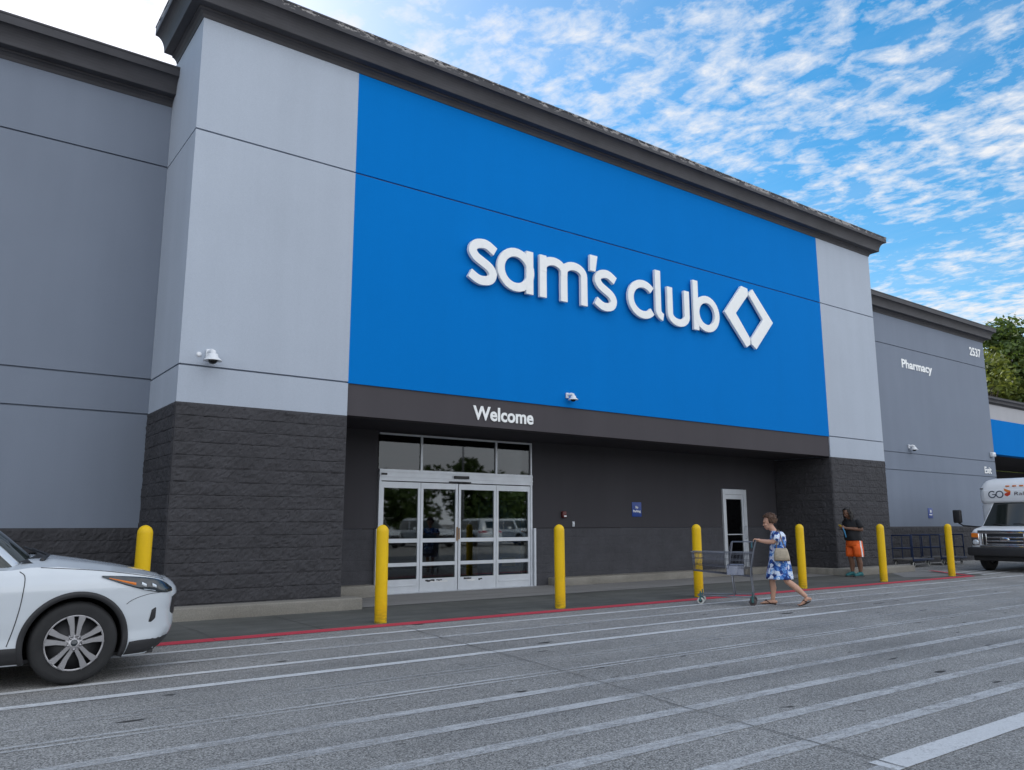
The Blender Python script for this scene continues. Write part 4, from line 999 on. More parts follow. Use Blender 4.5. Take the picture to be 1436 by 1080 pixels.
def make_cart():
    e = empty('shopping_cart', (11.74, 8.87, 0), HD, label='empty grey wire shopping cart pushed by the woman in blue dress', cat='shopping cart')
    fr = MB()
    for s in (1, -1):
        y = 0.265*s; y2 = 0.20*s
        fr.tube(spline([(-0.06, y, 1.075), (0.0, y, 0.83), (0.045, y, 0.55), (0.02, y, 0.17)], 5), 0.0125, 8)
        fr.tube([(0.02, y, 0.15), (0.45, 0.235*s, 0.145), (0.94, y2, 0.15)], 0.0125, 8)
        fr.tube([(0.33, 0.235*s, 0.145), (0.345, 0.235*s, 0.30), (0.36, 0.225*s, 0.50)], 0.011, 8)
    fr.tube([(0.02, -0.265, 0.16), (0.02, 0.265, 0.16)], 0.011, 8); fr.tube([(0.94, -0.20, 0.15), (0.94, 0.20, 0.15)], 0.011, 8); fr.tube([(0.35, -0.23, 0.49), (0.35, 0.23, 0.49)], 0.010, 8)
    fr.build('frame', 'cart_steel', e)
    # basket: P(side u along, v height)
    def rim(x): return 0.885-0.01*(1.1-x)
    def flo(x): return 0.475+0.085*(x-0.05)/1.0
    def hw(x, t): return (0.275-0.055*(x/1.1))*(0.86+0.14*t)
    bk = MB()
    xs_ = [0.03+i*(1.05/42) for i in range(43)]
    for x in xs_:
        xt = x+0.02*(x/1.1)
        for s in (1, -1): bk.tube([(x, s*hw(x, 0), flo(x)), (xt, s*hw(x, 1), rim(x))], 0.0032, 4, 'flat')
    for i in range(22):
        x = 0.03+1.05*i/21; bk.tube([(x, -hw(x, 0), flo(x)), (x, hw(x, 0), flo(x))], 0.0032, 4, 'flat')
    for i in range(11):
        u = -1+2*i/10; bk.tube([(0.03, u*hw(0.03, 0), flo(0.03)), (1.08, u*hw(1.08, 0), flo(1.08)), (1.10, u*hw(1.1, 1), rim(1.1))], 0.0032, 4, 'flat')
    for t in (0.0, 0.33, 0.66, 0.93):
        for s in (1, -1):
            bk.tube([(x, s*hw(x, t), flo(x)+(rim(x)-flo(x))*t) for x in (0.03, 0.4, 0.75, 1.09)], 0.0045, 5, 'flat')
        bk.tube([(1.09, -hw(1.09, t), flo(1.09)+(rim(1.09)-flo(1.09))*t), (1.09, hw(1.09, t), flo(1.09)+(rim(1.09)-flo(1.09))*t)], 0.0045, 5, 'flat')
    for p in bk.v: p.x *= 0.93
    bk.build('basket', 'cart_wire', e)
    ri = MB()
    for s in (1, -1): ri.tube([(x, s*hw(x, 1.02), rim(x)) for x in (0.0, 0.4, 0.75, 1.11)], 0.0065, 7)
    ri.tube([(1.11, -hw(1.1, 1), rim(1.1)), (1.11, hw(1.1, 1), rim(1.1))], 0.0065, 7)
    for s in (1, -1): ri.tube([(0.40, s*0.25, 0.875), (0.34, s*0.25, 1.06), (-0.045, s*0.262, 1.06)], 0.0055, 7)
    ri.tube([(0.34, -0.25, 1.06), (0.34, 0.25, 1.06)], 0.0055, 7)
    for p in ri.v:
        if p.x > 0.4: p.x = 0.4+(p.x-0.4)*0.90
    ri.build('rim', 'cart_steel', e)
    # child seat: back flap and seat panel
    cs = MB()
    for i in range(14):
        y = -0.24+0.48*i/13; cs.tube([(0.34, y, 1.06), (0.40, y, 0.66), (0.42, y, 0.60)], 0.0034, 4, 'flat'); cs.tube([(0.40, y, 0.66), (0.16, y, 0.665)], 0.0034, 4, 'flat')
    for z in (0.75, 0.86, 0.96): cs.tube([(0.34+0.06*(1.06-z)/0.4, -0.24, z), (0.34+0.06*(1.06-z)/0.4, 0.24, z)], 0.003, 5, 'flat')
    cs.build('child_seat', 'cart_wire', e)
    fl = MB()
    for i in range(16):
        y = -0.235+0.47*i/15; fl.box(0.43+0.001, 0.436, y-0.011, y+0.011, 0.50, 0.665)
    for s in (1, -1):
        for i in range(14):
            x = 0.17+0.26*i/13; fl.box(x-0.0075, x+0.0075, s*0.238-0.002, s*0.238+0.002, 0.505, 0.655)
    fl.build('seat_panel', 'cart_plastic', e)
    MB().rbox(0.16, 0.42, -0.235, 0.235, 0.655, 0.668, 0.005).build('seat_flap', 'cart_plastic', e)
    hn = MB().tube([(-0.05, -0.28, 1.08), (-0.05, 0.28, 1.08)], 0.0155, 12); h_ = hn.build('handle', 'cart_handle', e)
    MB().rbox(0.0, 0.02, -0.22, 0.22, 0.955, 1.045, 0.006).build('advert_panel', 'cart_teal', e)
    caster(e, 0.03, 0.265, 0.062, 'wheel_brown', 'fork_teal'); caster(e, 0.03, -0.265, 0.062, 'wheel_brown', 'fork_teal')
    caster(e, 0.90, 0.205, 0.058, 'wheel_white', 'fork_teal'); caster(e, 0.90, -0.205, 0.058, 'wheel_white', 'fork_teal')
    return e
make_cart()
def make_flat(loc, rz, label, tall=True):
    e = empty('flat_cart', loc, rz, label=label, cat='cart', group='flat carts by the right wall')
    MB().rbox(-0.80, 0.80, -0.34, 0.34, 0.215, 0.26, 0.012).build('deck', 'deck_grey', e)
    MB().rbox(-0.82, 0.82, -0.36, -0.335, 0.19, 0.265, 0.006).build('deck_rail', 'blue_steel', e); MB().rbox(-0.82, 0.82, 0.335, 0.36, 0.19, 0.265, 0.006).build('deck_rail', 'blue_steel', e)
    for x in (-0.74, 0.74):
        h = 0.99
        m_ = MB()
        for s in (1, -1): m_.tube([(x, s*0.31, 0.25), (x, s*0.31, h)], 0.021, 8)
        m_.tube([(x, -0.31, h), (x, 0.31, h)], 0.021, 8); m_.tube([(x, -0.31, 0.58), (x, 0.31, 0.58)], 0.016, 8); m_.tube([(x, 0.0, 0.25), (x, 0.0, h)], 0.014, 8)
        m_.build('push_handle', 'blue_steel', e)
    m_ = MB(); m_.tube([(-0.74, 0.31, 0.985), (0.74, 0.31, 0.985)], 0.017, 8); m_.tube([(-0.74, 0.31, 0.58), (0.74, 0.31, 0.58)], 0.016, 8); m_.build('side_rail', 'blue_steel', e)
    for x in (-0.6, 0.6):
        for y in (-0.27, 0.27): caster(e, x, y, 0.085, 'wheel_white', 'cart_handle')
    return e
make_flat((26.0, 13.45, 0), R_(6), 'dark blue flat cart nearer to the stone kerb by the pier')
make_flat((28.3, 13.55, 0), R_(-3), 'dark blue flat cart parked nearer to the shuttle bus')
# ------------------------------------------------------------------ people
simple('skin_light', (0.56, 0.31, 0.21), 0.5, var=0.06, scale=14); simple('skin_dark', (0.17, 0.085, 0.052), 0.5, var=0.08, scale=14); simple('hair_brown', (0.085, 0.042, 0.022), 0.6, var=0.45, scale=38); simple('hair_black', (0.014, 0.011, 0.010), 0.55, var=0.4, scale=30)
simple('tee_black', (0.013, 0.0135, 0.016), 0.85, bump=0.2); simple('shorts_orange', (0.80, 0.115, 0.008), 0.7, var=0.08); simple('white_cloth', (0.75, 0.75, 0.75), 0.8); simple('shoe_teal', (0.010, 0.115, 0.125), 0.6); simple('sole', (0.05, 0.05, 0.05), 0.7)
simple('flip_flop', (0.03, 0.02, 0.018), 0.7); simple('lips', (0.36, 0.10, 0.09), 0.5); simple('eye_dark', (0.02, 0.015, 0.012), 0.2); simple('bag_beige', (0.40, 0.33, 0.24), 0.6, var=0.2, scale=18, bump=0.2); simple('bag_dark', (0.16, 0.11, 0.07), 0.55)
simple('phone_yellow', (0.75, 0.52, 0.02), 0.4); simple('lanyard_blue', (0.04, 0.22, 0.42), 0.6)
b = NB('dress_floral')
v1 = b.vor(17, outp='Color'); bw = b.n.new('ShaderNodeRGBToBW'); b.l.new(v1, bw.inputs[0]); n1 = b.noise(26, 4, 0.6, dist=1.2)
f = b.math('ADD', b.math('MULTIPLY', bw.outputs[0], 0.6), b.math('MULTIPLY', n1, 0.5))
b.set(col=b.ramp(f, [(0.34, (0.015, 0.04, 0.19)), (0.44, (0.04, 0.15, 0.50)), (0.52, (0.20, 0.40, 0.76)), (0.59, (0.72, 0.78, 0.87)), (0.72, (0.48, 0.43, 0.66))], 'CONSTANT'), rough=0.85); M['dress_floral'] = b.m
def remesh(mb, vox, name, mat, parent, it=4):
    me = bpy.data.meshes.new('tmp'); me.from_pydata([tuple(p) for p in mb.v], [], mb.f); o = bpy.data.objects.new('tmp', me); COL.objects.link(o)
    a = o.modifiers.new('r', 'REMESH'); a.mode = 'VOXEL'; a.voxel_size = vox; a.use_smooth_shade = True
    if it: s = o.modifiers.new('s', 'SMOOTH'); s.iterations = it; s.factor = 0.5
    dg = bpy.context.evaluated_depsgraph_get(); dg.update()
    m2 = bpy.data.meshes.new_from_object(o.evaluated_get(dg)); bpy.data.objects.remove(o); m2.name = name
    m2.materials.clear(); m2.materials.append(M[mat]); m2.polygons.foreach_set('use_smooth', [True]*len(m2.polygons))
    r = bpy.data.objects.new(name, m2); COL.objects.link(r); r.parent = parent; return r
def ring(c, rx, ry, n=28, fold=0.0, k=7, ph=0.0):
    return [Vector((c[0]+(rx+fold*math.cos(k*a+ph))*math.cos(a), c[1]+(ry+fold*math.cos(k*a+ph))*math.sin(a), c[2])) for a in [2*math.pi*i/n for i in range(n)]]
def head(mb, c, tilt=0.0, s=1.0):
    c = Vector(c); q = Matrix.Rotation(tilt, 3, 'Y')
    def P(x, y, z): return c+q @ (Vector((x, y, z))*s)
    def E(x, y, z, rx, ry, rz): mb.ell(P(x, y, z), (rx*s, ry*s, rz*s), 16, 12, rot=q)
    E(-0.012, 0, 0.030, 0.093, 0.075, 0.088); E(0.018, 0, -0.045, 0.066, 0.060, 0.070); E(0.045, 0, -0.088, 0.030, 0.032, 0.026)
    mb.tube([P(0.076, 0, 0.018), P(0.090, 0, -0.026)], [0.009*s, 0.0145*s], 8)
    E(0.076, 0, 0.028, 0.014, 0.05, 0.014)
    E(0.075, 0, -0.058, 0.014, 0.024, 0.010); E(0.073, 0, -0.070, 0.013, 0.020, 0.009)
    for y in (1, -1): E(-0.012, y*0.077, -0.012, 0.020, 0.010, 0.032); E(0.055, y*0.04, -0.025, 0.025, 0.024, 0.024)
    return P
def hand_grip(mb, hx, hy, hz, wrist, s, inner):
    """palm, five fingers closed round a bar running along y"""
    w = Vector(wrist)
    mb.ell((hx-0.042, hy, hz+0.016), (0.045, 0.041, 0.017)); mb.tube([w, (hx-0.06, hy, hz+0.012)], [0.025, 0.024], 10)
    for i, l in enumerate((0.95, 1.08, 1.0, 0.82)):
        y = hy+s*(-0.0315+0.021*i); g = l
        mb.tube([(hx-0.018, y, hz+0.024), (hx+0.010, y, hz+0.028), (hx+0.027*g, y, hz+0.010), (hx+0.022*g, y, hz-0.017), (hx+0.002, y, hz-0.026*g)], [0.0095, 0.0095, 0.0088, 0.0082, 0.0072], 8)
    yt = hy+inner*0.040
    mb.tube([(hx-0.060, hy+inner*0.025, hz+0.008), (hx-0.036, yt, hz-0.004), (hx-0.014, yt, hz-0.022), (hx+0.008, yt-inner*0.008, hz-0.025)], [0.013, 0.0115, 0.010, 0.008], 8)
def make_woman():
    e = empty('person', (11.74, 8.87, 0), HD, label='woman in blue floral dress pushing the shopping cart in flip-flops', cat='person')
    mb = MB()
    hd = head(mb, (-0.290, 0, 1.385), 0.16, 1.0)
    mb.tube([(-0.315, 0, 1.33), (-0.365, 0, 1.25), (-0.40, 0, 1.20)], [0.052, 0.052, 0.065], 12)
    # trunk
    mb.loft([ring((-0.405, 0, 1.235), 0.06, 0.09), ring((-0.425, 0, 1.20), 0.085, 0.150), ring((-0.43, 0, 1.12), 0.105, 0.160), ring((-0.42, 0, 1.0), 0.105, 0.14), ring((-0.425, 0, 0.88), 0.115, 0.15), ring((-0.435, 0, 0.76), 0.13, 0.17), ring((-0.43, 0, 0.68), 0.10, 0.14)])
    # arms
    for s, hy in ((1, 0.15), (-1, -0.15)):
        mb.tube([(-0.43, s*0.165, 1.185), (-0.405, s*0.20, 1.13), (-0.345, s*0.215, 1.065)], [0.052, 0.048, 0.040], 12)
        mb.tube([(-0.345, s*0.215, 1.065), (-0.25, s*0.195, 1.062), (-0.115, hy, 1.082)], [0.040, 0.037, 0.025], 12)
        hand_grip(mb, -0.05, hy, 1.08, (-0.115, hy, 1.085), -s, -s)
    # far leg forward
    mb.tube([(-0.42, -0.085, 0.72), (-0.33, -0.085, 0.45), (-0.295, -0.085, 0.40), (-0.31, -0.085, 0.28), (-0.292, -0.085, 0.09)], [0.085, 0.062, 0.052, 0.053, 0.033], 14)
    mb.tube([(-0.335, -0.085, 0.047), (-0.28, -0.085, 0.055), (-0.20, -0.088, 0.040), (-0.135, -0.092, 0.030)], [0.030, 0.034, 0.031, 0.022], 12)
    for i, (l, r) in enumerate(((0.040, 0.012), (0.036, 0.009), (0.030, 0.0085), (0.023, 0.008), (0.015, 0.0075))):
        y = -0.068-0.0135*i; mb.tube([(-0.14, y, 0.026), (-0.125+l, y-0.002, 0.022)], [r+0.002, r], 8)
    # near leg behind, heel lifted
    mb.tube([(-0.45, 0.085, 0.72), (-0.515, 0.085, 0.47), (-0.545, 0.085, 0.405), (-0.68, 0.085, 0.30), (-0.815, 0.085, 0.175)], [0.085, 0.062, 0.052, 0.055, 0.034], 14)
    mb.tube([(-0.885, 0.085, 0.125), (-0.835, 0.085, 0.125), (-0.775, 0.088, 0.060), (-0.745, 0.09, 0.034)], [0.029, 0.034, 0.031, 0.024], 12)
    for i, (l, r) in enumerate(((0.046, 0.012), (0.042, 0.009), (0.036, 0.0085), (0.03, 0.008), (0.022, 0.0075))):
        y = 0.066+0.0135*i; mb.tube([(-0.755, y, 0.032), (-0.735+l, y, 0.024)], [r+0.002, r], 8)
    remesh(mb, 0.0052, 'body', 'skin_light', e, 3)
    for y in (1, -1):
        p = hd(0.079, y*0.030, 0.008); MB().ell(p, (0.008, 0.012, 0.006)).build('eye', 'eye_dark', e)
        MB().tube([hd(0.083, y*0.016, 0.031), hd(0.078, y*0.048, 0.030)], 0.0042, 6).build('eyebrow', 'hair_brown', e)
    MB().ell(hd(0.083, 0, -0.064), (0.008, 0.021, 0.0075)).build('mouth', 'lips', e)
    # short tousled hair
    hb = MB(); rnd = random.Random(3)
    def hf(d):
        k = 1.0+0.10*noise.noise(d*5.0+Vector((3, 1, 2)))+0.05*noise.noise(d*13)
        if d.x > 0.25 and d.z < 0.42: k *= 0.70
        if d.z < -0.55: k *= 0.80
        return k
    hb.ell(hd(-0.030, 0, 0.050), (0.120, 0.102, 0.114), 30, 22, hf)
    for i in range(150):
        d = Vector((rnd.gauss(0, 1), rnd.gauss(0, 1), rnd.gauss(0, 1))).normalized()
        if (d.x > 0.35 and d.z < 0.50) or d.z < -0.45: continue
        b_ = hd(-0.030+d.x*0.115, d.y*0.098, 0.050+d.z*0.110); t = Vector((rnd.uniform(-1, 1), rnd.uniform(-1, 1), rnd.uniform(-1, 1))).normalized()
        t = (t-d*t.dot(d)).normalized()
        hb.tube([b_-t*0.018, b_+d*0.013, b_+t*0.020-d*0.002], [0.006, 0.0095, 0.004], 6)
    hb.build('hair', 'hair_brown', e)
    # dress
    dr = MB()
    tab = [(1.248, -0.395, 0.072, 0.100), (1.228, -0.418, 0.102, 0.160), (1.17, -0.432, 0.128, 0.186), (1.09, -0.428, 0.138, 0.178), (0.98, -0.418, 0.134, 0.165), (0.88, -0.42, 0.146, 0.175), (0.78, -0.432, 0.168, 0.195), (0.66, -0.43, 0.185, 0.208), (0.54, -0.422, 0.202, 0.218), (0.437, -0.418, 0.214, 0.226)]
    rs = []
    for i in range(len(tab)-1):
        for k in range(4):
            t = k/4; z, cx, a, c = [p*(1-t)+q*t for p, q in zip(tab[i], tab[i+1])]
            fo = 0.004+0.016*max(0, (0.95-z))/0.5
            rs.append(ring((cx, 0, z), a, c, 44, fo, 8, z*3)) 
    z, cx, a, c = tab[-1]; rs.append(ring((cx, 0, z), a, c, 44, 0.017, 8, z*3)); rs.append(ring((cx, 0, z+0.008), a-0.02, c-0.02, 44, 0.017, 8, z*3))
    dr.loft(rs, True, True)
    for s in (1, -1):
        dr.tube([(-0.425, s*0.125, 1.205), (-0.425, s*0.175, 1.175), (-0.405, s*0.205, 1.125), (-0.378, s*0.218, 1.085)], [0.050, 0.068, 0.069, 0.071], 16, 'flat')
    dr.build('dress', 'dress_floral', e)
    for pts in ([(-0.345, -0.085, 0.010), (-0.10, -0.092, 0.010)], [(-0.895, 0.085, 0.088), (-0.80, 0.087, 0.04), (-0.70, 0.09, 0.010)]):
        vs = []; P = [Vector(p) for p in pts]; P = spline(P, 5); fs = []
        for i, p in enumerate(P):
            t = i/(len(P)-1); w = 0.034+0.012*math.sin(math.pi*min(1, t*1.1)); w *= 1.0 if 0 < i < len(P)-1 else 0.6
            for yy, zz_ in ((-w, -0.009), (w, -0.009), (w, 0.009), (-w, 0.009)): vs.append(p+Vector((0, yy, zz_)))
            if i:
                for k in range(4): fs.append((4*i-4+k, 4*i-4+(k+1) % 4, 4*i+(k+1) % 4, 4*i+k))
        n = len(P); fs += [(3, 2, 1, 0), (4*n-4, 4*n-3, 4*n-2, 4*n-1)]
        so_ = MB().add(vs, fs).build('flip_flop', 'flip_flop', e)
        a = P[int(n*0.72)]; b_ = P[int(n*0.35)]
        MB().tube([b_+Vector((0, 0.04, 0.012)), (a+b_)/2+Vector((0.02, 0.025, 0.065)), a+Vector((0, 0.0, 0.035))], 0.007, 6).tube([b_+Vector((0, -0.04, 0.012)), (a+b_)/2+Vector((0.02, -0.025, 0.065)), a+Vector((0, 0.0, 0.035))], 0.007, 6).build('strap', 'flip_flop', so_)
    # handbag on the near shoulder
    g = empty('handbag', (11.74, 8.87, 0), HD, label='beige shoulder bag hanging at the side of the woman in blue', cat='bag')
    rs = []
    for z, cx, a, c, cy in ((0.755, -0.475, 0.115, 0.05, 0.262), (0.765, -0.475, 0.128, 0.062, 0.262), (0.82, -0.475, 0.126, 0.068, 0.262), (0.90, -0.470, 0.112, 0.055, 0.258), (0.955, -0.468, 0.095, 0.034, 0.252), (0.962, -0.468, 0.085, 0.022, 0.252)):
        n = 32; r_ = []
        for i in range(n):
            t = 2*math.pi*i/n; cc, ss = math.cos(t), math.sin(t); p_ = 0.6
            r_.append(Vector((cx+a*math.copysign(abs(cc)**p_, cc)+0.006*noise.noise(Vector((i*0.5, z*20, 0))), cy+c*math.copysign(abs(ss)**p_, ss), z)))
        rs.append(r_)
    MB().loft(rs).build('bag_body', 'bag_beige', g)
    MB().rbox(-0.60, -0.35, 0.20, 0.325, 0.748, 0.775, 0.012).build('bag_base', 'bag_dark', g)
    sp_ = MB()
    for dx in (-0.075, 0.075):
        P = spline([(-0.468+dx, 0.262, 0.94), (-0.455+dx*0.6, 0.255, 1.06), (-0.44+dx*0.3, 0.215, 1.20), (-0.432+dx*0.2, 0.14, 1.258), (-0.43, 0.11, 1.25)], 6)
        for i in range(len(P)-1): pass
        sp_.tube(P, 0.009, 6)
    sp_.build('strap', 'bag_dark', g)
make_woman()
def make_man():
    rz = R_(166)
    e = empty('person', (19.88, 11.80, 0), rz, label='person in black tee and orange shorts looking down by the stone pier', cat='person')
    mb = MB()
    hd = head(mb, (0.175, 0.0, 1.635), 0.42, 1.03)
    mb.tube([(0.145, 0, 1.58), (0.085, 0, 1.50), (0.05, 0, 1.42)], [0.062, 0.062, 0.08], 12)
    mb.loft([ring((0.055, 0, 1.475), 0.075, 0.12), ring((0.04, 0, 1.43), 0.12, 0.20), ring((0.03, 0, 1.32), 0.16, 0.215), ring((0.02, 0, 1.18), 0.16, 0.19), ring((0.02, 0, 1.04), 0.17, 0.19), ring((0.0, 0, 0.92), 0.165, 0.195), ring((0.0, 0, 0.82), 0.12, 0.15)])
    for s in (1, -1):
        el = Vector((-0.01, s*0.265, 1.215)) if s > 0 else Vector((0.05, s*0.255, 1.215)); wr = Vector((0.30, s*0.085, 1.245))
        mb.tube([(0.03, s*0.20, 1.41), (0.01, s*0.245, 1.32), el], [0.070, 0.062, 0.050], 12); mb.tube([el, el.lerp(wr, 0.45)+Vector((0, s*0.01, 0)), wr], [0.050, 0.047, 0.031], 12)
        # hands cupped round the phone
        c = Vector((0.355, s*0.050, 1.262)); mb.tube([wr, c-Vector((0.02, 0, 0))], [0.029, 0.028], 10); mb.ell(c, (0.042, 0.020, 0.038))
        for i, l in enumerate((1.0, 1.08, 1.0, 0.8)):
            z = 1.292-0.021*i; mb.tube([(c.x+0.025, c.y, z), (c.x+0.055*l, c.y-s*0.004, z+0.004), (c.x+0.068*l, c.y-s*0.028, z+0.006), (c.x+0.055*l, c.y-s*0.040, z+0.006)], [0.0105, 0.0098, 0.009, 0.0078], 8)
        mb.tube([(c.x-0.01, c.y-s*0.008, 1.29), (c.x+0.012, c.y-s*0.016, 1.315), (c.x+0.034, c.y-s*0.030, 1.322)], [0.0135, 0.0115, 0.009], 8)
        # legs
        lx = 0.03 if s < 0 else -0.02
        mb.tube([(0.0, s*0.10, 0.86), (lx+0.01, s*0.105, 0.55), (lx+0.015, s*0.105, 0.49), (lx-0.025, s*0.108, 0.34), (lx-0.02, s*0.11, 0.10)], [0.115, 0.080, 0.068, 0.072, 0.042], 14)
        mb.tube([(lx-0.05, s*0.11, 0.06), (lx+0.06, s*0.115, 0.05), (lx+0.15, s*0.12, 0.04)], [0.038, 0.040, 0.03], 12)
    remesh(mb, 0.0062, 'body', 'skin_dark', e, 3)
    for y in (1, -1):
        MB().ell(hd(0.080, y*0.030, 0.008), (0.008, 0.012, 0.006)).build('eye', 'eye_dark', e)
    MB().ell(hd(0.084, 0, -0.064), (0.008, 0.022, 0.009)).build('mouth', 'lips', e)
    hb = MB(); rnd = random.Random(5)
    def hf(d):
        k = 1.0+0.06*noise.noise(d*6.0)
        if d.x > 0.28 and d.z < 0.35: k *= 0.70
        return k
    hb.ell(hd(-0.026, 0, 0.042), (0.110, 0.094, 0.104), 28, 20, hf)
    for i in range(46):
        a = R_(rnd.uniform(60, 300)); r0 = 0.085
        p0 = hd(-0.03+math.cos(a)*0.10, math.sin(a)*0.088, rnd.uniform(0.03, 0.10)); ln = rnd.uniform(0.18, 0.30)
        hb.tube([p0, p0+Vector((-0.035, math.sin(a)*0.025, -ln*0.45)), p0+Vector((-0.05+rnd.uniform(-0.03, 0.03), math.sin(a)*0.03, -ln))], [0.013, 0.012, 0.008], 6)
    hb.build('hair', 'hair_black', e)
    ts = MB(); tab = [(1.485, 0.058, 0.082, 0.118), (1.445, 0.045, 0.130, 0.215), (1.33, 0.034, 0.180, 0.238), (1.18, 0.030, 0.198, 0.226), (1.05, 0.030, 0.210, 0.228), (0.93, 0.012, 0.205, 0.230)]; rs = []
    for i in range(len(tab)-1):
        for k in range(4):
            t = k/4; z, cx, a, c = [p*(1-t)+q*t for p, q in zip(tab[i], tab[i+1])]; rs.append(ring((cx, 0, z), a, c, 40, 0.006, 6, z*9))
    z, cx, a, c = tab[-1]; rs.append(ring((cx, 0, z), a, c, 40, 0.006, 6, z*9))
    ts.loft(rs)
    for s in (1, -1): ts.tube([(0.04, s*0.17, 1.425), (0.03, s*0.215, 1.395), (0.01, s*0.255, 1.31), (0.005, s*0.268, 1.255)], [0.07, 0.088, 0.082, 0.084], 16, 'flat')
    ts.build('t_shirt', 'tee_black', e)
    sh = MB(); sh.loft([ring((0.0, 0, 0.97), 0.175, 0.20, 32), ring((0.0, 0, 0.90), 0.188, 0.215, 32), ring((0.0, 0, 0.80), 0.185, 0.215, 32), ring((0.0, 0, 0.76), 0.15, 0.19, 32)])
    for s in (1, -1):
        lx = 0.03 if s < 0 else -0.02
        sh.loft([ring((0.0, s*0.095, 0.88), 0.15, 0.115, 24), ring((lx*0.5, s*0.108, 0.72), 0.142, 0.118, 24, 0.004, 5), ring((lx, s*0.112, 0.60), 0.132, 0.116, 24, 0.006, 5), ring((lx, s*0.114, 0.515), 0.128, 0.116, 24, 0.008, 5)])
    so_ = sh.build('shorts', 'shorts_orange', e)
    for s in (1, -1):
        lx = 0.03 if s < 0 else -0.02; st = MB(); vs = []; fs = []
        for i, (z, y, x) in enumerate(((0.955, 0.206, 0.0), (0.90, 0.221, 0.0), (0.80, 0.225, 0.0), (0.72, 0.232, lx*0.5), (0.60, 0.236, lx), (0.515, 0.240, lx))):
            vs += [(x-0.022, s*(y-0.001), z), (x+0.022, s*(y-0.001), z), (x+0.022, s*(y-0.02), z), (x-0.022, s*(y-0.02), z)]
            if i:
                for k in range(4): fs.append((4*i-4+k, 4*i-4+(k+1) % 4, 4*i+(k+1) % 4, 4*i+k))
        st.add(vs, fs).build('side_stripe', 'white_cloth', so_)
        sm = MB(); sm.tube([(lx-0.055, s*0.11, 0.065), (lx+0.04, s*0.114, 0.07), (lx+0.11, s*0.118, 0.055), (lx+0.17, s*0.12, 0.045)], [0.047, 0.050, 0.045, 0.036], 14); sm.tube([(lx-0.02, s*0.11, 0.08), (lx-0.02, s*0.11, 0.125)], [0.05, 0.046], 14)
        k_ = sm.build('shoe', 'shoe_teal', e)
        q = MB().rbox(lx-0.105, lx+0.21, s*0.115-0.048, s*0.115+0.048, 0.0, 0.028, 0.012).build('sole', 'sole', k_)
    p = empty('phone', (19.88, 11.80, 0), rz, label='small yellow phone held by the person in orange shorts', cat='phone')
    mm = MB().rbox(-0.075, 0.075, -0.037, 0.037, -0.006, 0.006, 0.005); mm.xf(Matrix.Translation((0.405, 0, 1.285)) @ Matrix.Rotation(R_(-38), 4, 'Y')); mm.build('case', 'phone_yellow', p)
    mm = MB().rbox(-0.068, 0.068, -0.032, 0.032, 0.006, 0.0075, 0.0007, seg=1); mm.xf(Matrix.Translation((0.405, 0, 1.285)) @ Matrix.Rotation(R_(-38), 4, 'Y')); mm.build('screen', 'black_gloss', p)
    mm = MB().tube([(0.40, 0.05, 1.26), (0.375, 0.075, 1.16), (0.34, 0.08, 1.02)], [0.012, 0.018, 0.015], 8); mm.build('wrist_strap', 'lanyard_blue', p)
make_man()
# ------------------------------------------------------------------ trees
def leafmat(name, c0, c1):
    b = NB(name); a = b.noise(0.8, 4, 0.6); f = b.n.new('ShaderNodeObjectInfo'); g = b.noise(3.5, 3, 0.6)
    b.set(col=b.ramp(b.math('ADD', b.math('MULTIPLY', a, 0.6), b.math('MULTIPLY', g, 0.4)), [(0.3, c0), (0.7, c1)]), rough=0.6, spec=0.3)
    tr = b.n.new('ShaderNodeBsdfTranslucent'); tr.inputs[0].default_value = (c1[0]*1.6, c1[1]*1.6, c1[2]*1.0, 1); mx = b.n.new('ShaderNodeMixShader'); mx.inputs[0].default_value = 0.3
    b.l.new(b.b.outputs[0], mx.inputs[1]); b.l.new(tr.outputs[0], mx.inputs[2]); b.l.new(mx.outputs[0], b.o.inputs['Surface']); M[name] = b.m
leafmat('leaf_dark', (0.030, 0.062, 0.018), (0.085, 0.125, 0.030)); leafmat('leaf_olive', (0.050, 0.080, 0.018), (0.145, 0.165, 0.035)); simple('bark', (0.09, 0.07, 0.05), 0.9, var=0.4, bump=0.4)
def crown_mesh(mb, rnd, blobs, per, ls):
    for c, r in blobs:
        c = Vector(c); n = int(per*r*r)
        for i in range(n):
            d = Vector((rnd.gauss(0, 1), rnd.gauss(0, 1), rnd.gauss(0, 1))).normalized(); k = rnd.random()**0.35
            p = c+Vector((d.x*r*k, d.y*r*k, d.z*r*0.8*k)); s = ls*rnd.uniform(0.6, 1.35)
            u = Vector((rnd.gauss(0, 1), rnd.gauss(0, 1), rnd.gauss(0, 0.6))).normalized(); w = u.cross(d+Vector((rnd.gauss(0, .5), rnd.gauss(0, .5), rnd.gauss(0, .5)))).normalized()
            mb.add([p-u*s, p+w*s*0.55, p+u*s, p-w*s*0.55], [(0, 1, 2, 3)])
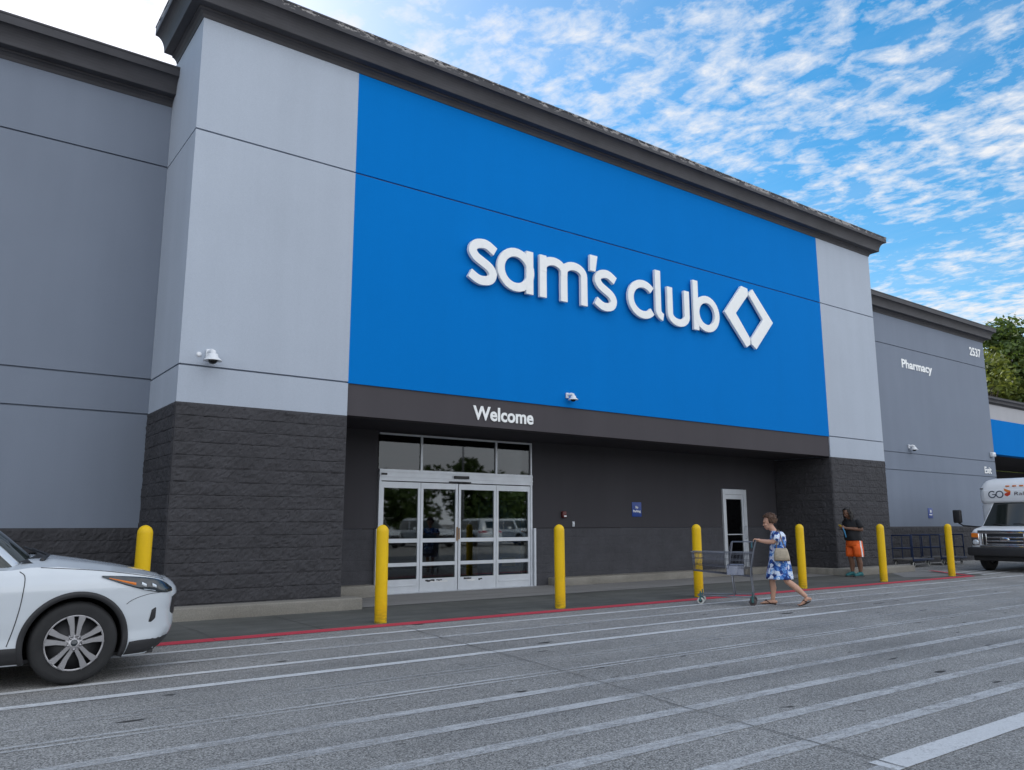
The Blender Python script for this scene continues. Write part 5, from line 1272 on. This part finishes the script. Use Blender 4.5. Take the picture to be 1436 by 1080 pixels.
def make_tree(loc, h, rad, seed, mat, label, n=26, per=70, ls=0.17, low=0.35, name='tree'):
    rnd = random.Random(seed)
    e = empty(name, loc, label=label, cat='tree', group='trees behind the store roof')
    tk = MB(); tk.tube(spline([(0, 0, -0.1), (rnd.uniform(-.3, .3), rnd.uniform(-.3, .3), h*0.35), (rnd.uniform(-.5, .5), rnd.uniform(-.5, .5), h*0.9)], 5), [0.30-0.026*i for i in range(11)], 10)
    blobs = []
    for i in range(n):
        z = h*(low+(0.97-low)*(i+rnd.random())/n); t = (z/h-low)/(1-low); rr = rad*(math.sin(math.pi*(0.18+0.78*t))**0.8)
        a = rnd.uniform(0, 2*math.pi); q = rr*rnd.uniform(0.25, 0.85); r = rad*rnd.uniform(0.20, 0.38)
        blobs.append(((q*math.cos(a), q*math.sin(a), min(z, h-r*0.75)), r))
        tk.tube([(0, 0, z*0.75), (q*0.5*math.cos(a), q*0.5*math.sin(a), z*0.9), (q*math.cos(a), q*math.sin(a), z)], [0.09, 0.055, 0.02], 6)
    tk.build('trunk', 'bark', e)
    cm = MB(); crown_mesh(cm, rnd, blobs, per, ls); cm.build('crown', mat, e, fix=False)
    return e
make_tree((70, 27.2, 0), 18.0, 5.2, 11, 'leaf_dark', 'tallest dark green tree rising over the exit end of store', n=38, per=95, ls=0.22)
make_tree((66, 27.0, 0), 14.6, 3.7, 12, 'leaf_olive', 'olive green bushy tree just above the blue exit band', n=30, per=120, ls=0.19, low=0.3)
make_tree((70.7, 26.4, 0), 16.3, 4.0, 14, 'leaf_olive', 'yellowish green tree at the frame edge beside the tall one', n=30, per=120, ls=0.19, low=0.3)
make_tree((82.0, 34.5, 0), 16.8, 5.6, 15, 'leaf_dark', 'dark green tree farthest back behind the store corner', n=34, per=70, ls=0.28, low=0.25)
# far row of the car park: what the door glass mirrors
suv = next(o for o in COL.objects if o.name == 'parked_car')
for x, y, rz, lb in ((21.0, -13.2, 92, 'white SUV in the far row mirrored in the leftmost door pane'), (24.4, -13.0, 88, 'white SUV in the far row mirrored in the left sliding door'), (28.0, -13.4, 270, 'white SUV parked backwards in the far row of the lot'), (31.4, -13.1, 91, 'white SUV in the far row mirrored in the rightmost door pane')):
    c = copy_tree(suv); c.location = (x, y, 0); c.rotation_euler = (0, 0, R_(rz)); c['label'] = lb; c['group'] = 'cars in the far row of the lot'
lp_ = empty('street_lamp', (38.0, -30.0, 0), label='tall grey lamp post across the lot mirrored in the transom', cat='street lamp')
MB().tube([(0, 0, 0.7), (0, 0, 9.0)], [0.10, 0.07], 10).build('pole', 'steel_grey', lp_); MB().lathe([(0.0, 0.0), (0.3, 0.0), (0.3, 0.7), (0.0, 0.72)], 16).build('base', 'concrete_kerb', lp_); MB().rbox(-0.9, 0.9, -0.2, 0.2, 8.95, 9.12, 0.04).build('lamp_head', 'steel_grey', lp_)
# wooded edge across the car park: what the door glass mirrors
rnd = random.Random(21); wl = MB(); blobs = []
for i in range(46):
    x = -70+i*3.6+rnd.uniform(-2, 2); y = -58+rnd.uniform(-5, 5); hh = rnd.uniform(4.5, 9.5)
    for k in range(5): blobs.append(((x+rnd.uniform(-2, 2), y+rnd.uniform(-2, 2), hh*(0.15+0.19*k)), rnd.uniform(2.0, 3.0)))
crown_mesh(wl, rnd, blobs, 40, 0.40)
tag(wl.build('far_wood', 'leaf_dark', fix=False), kind='stuff')
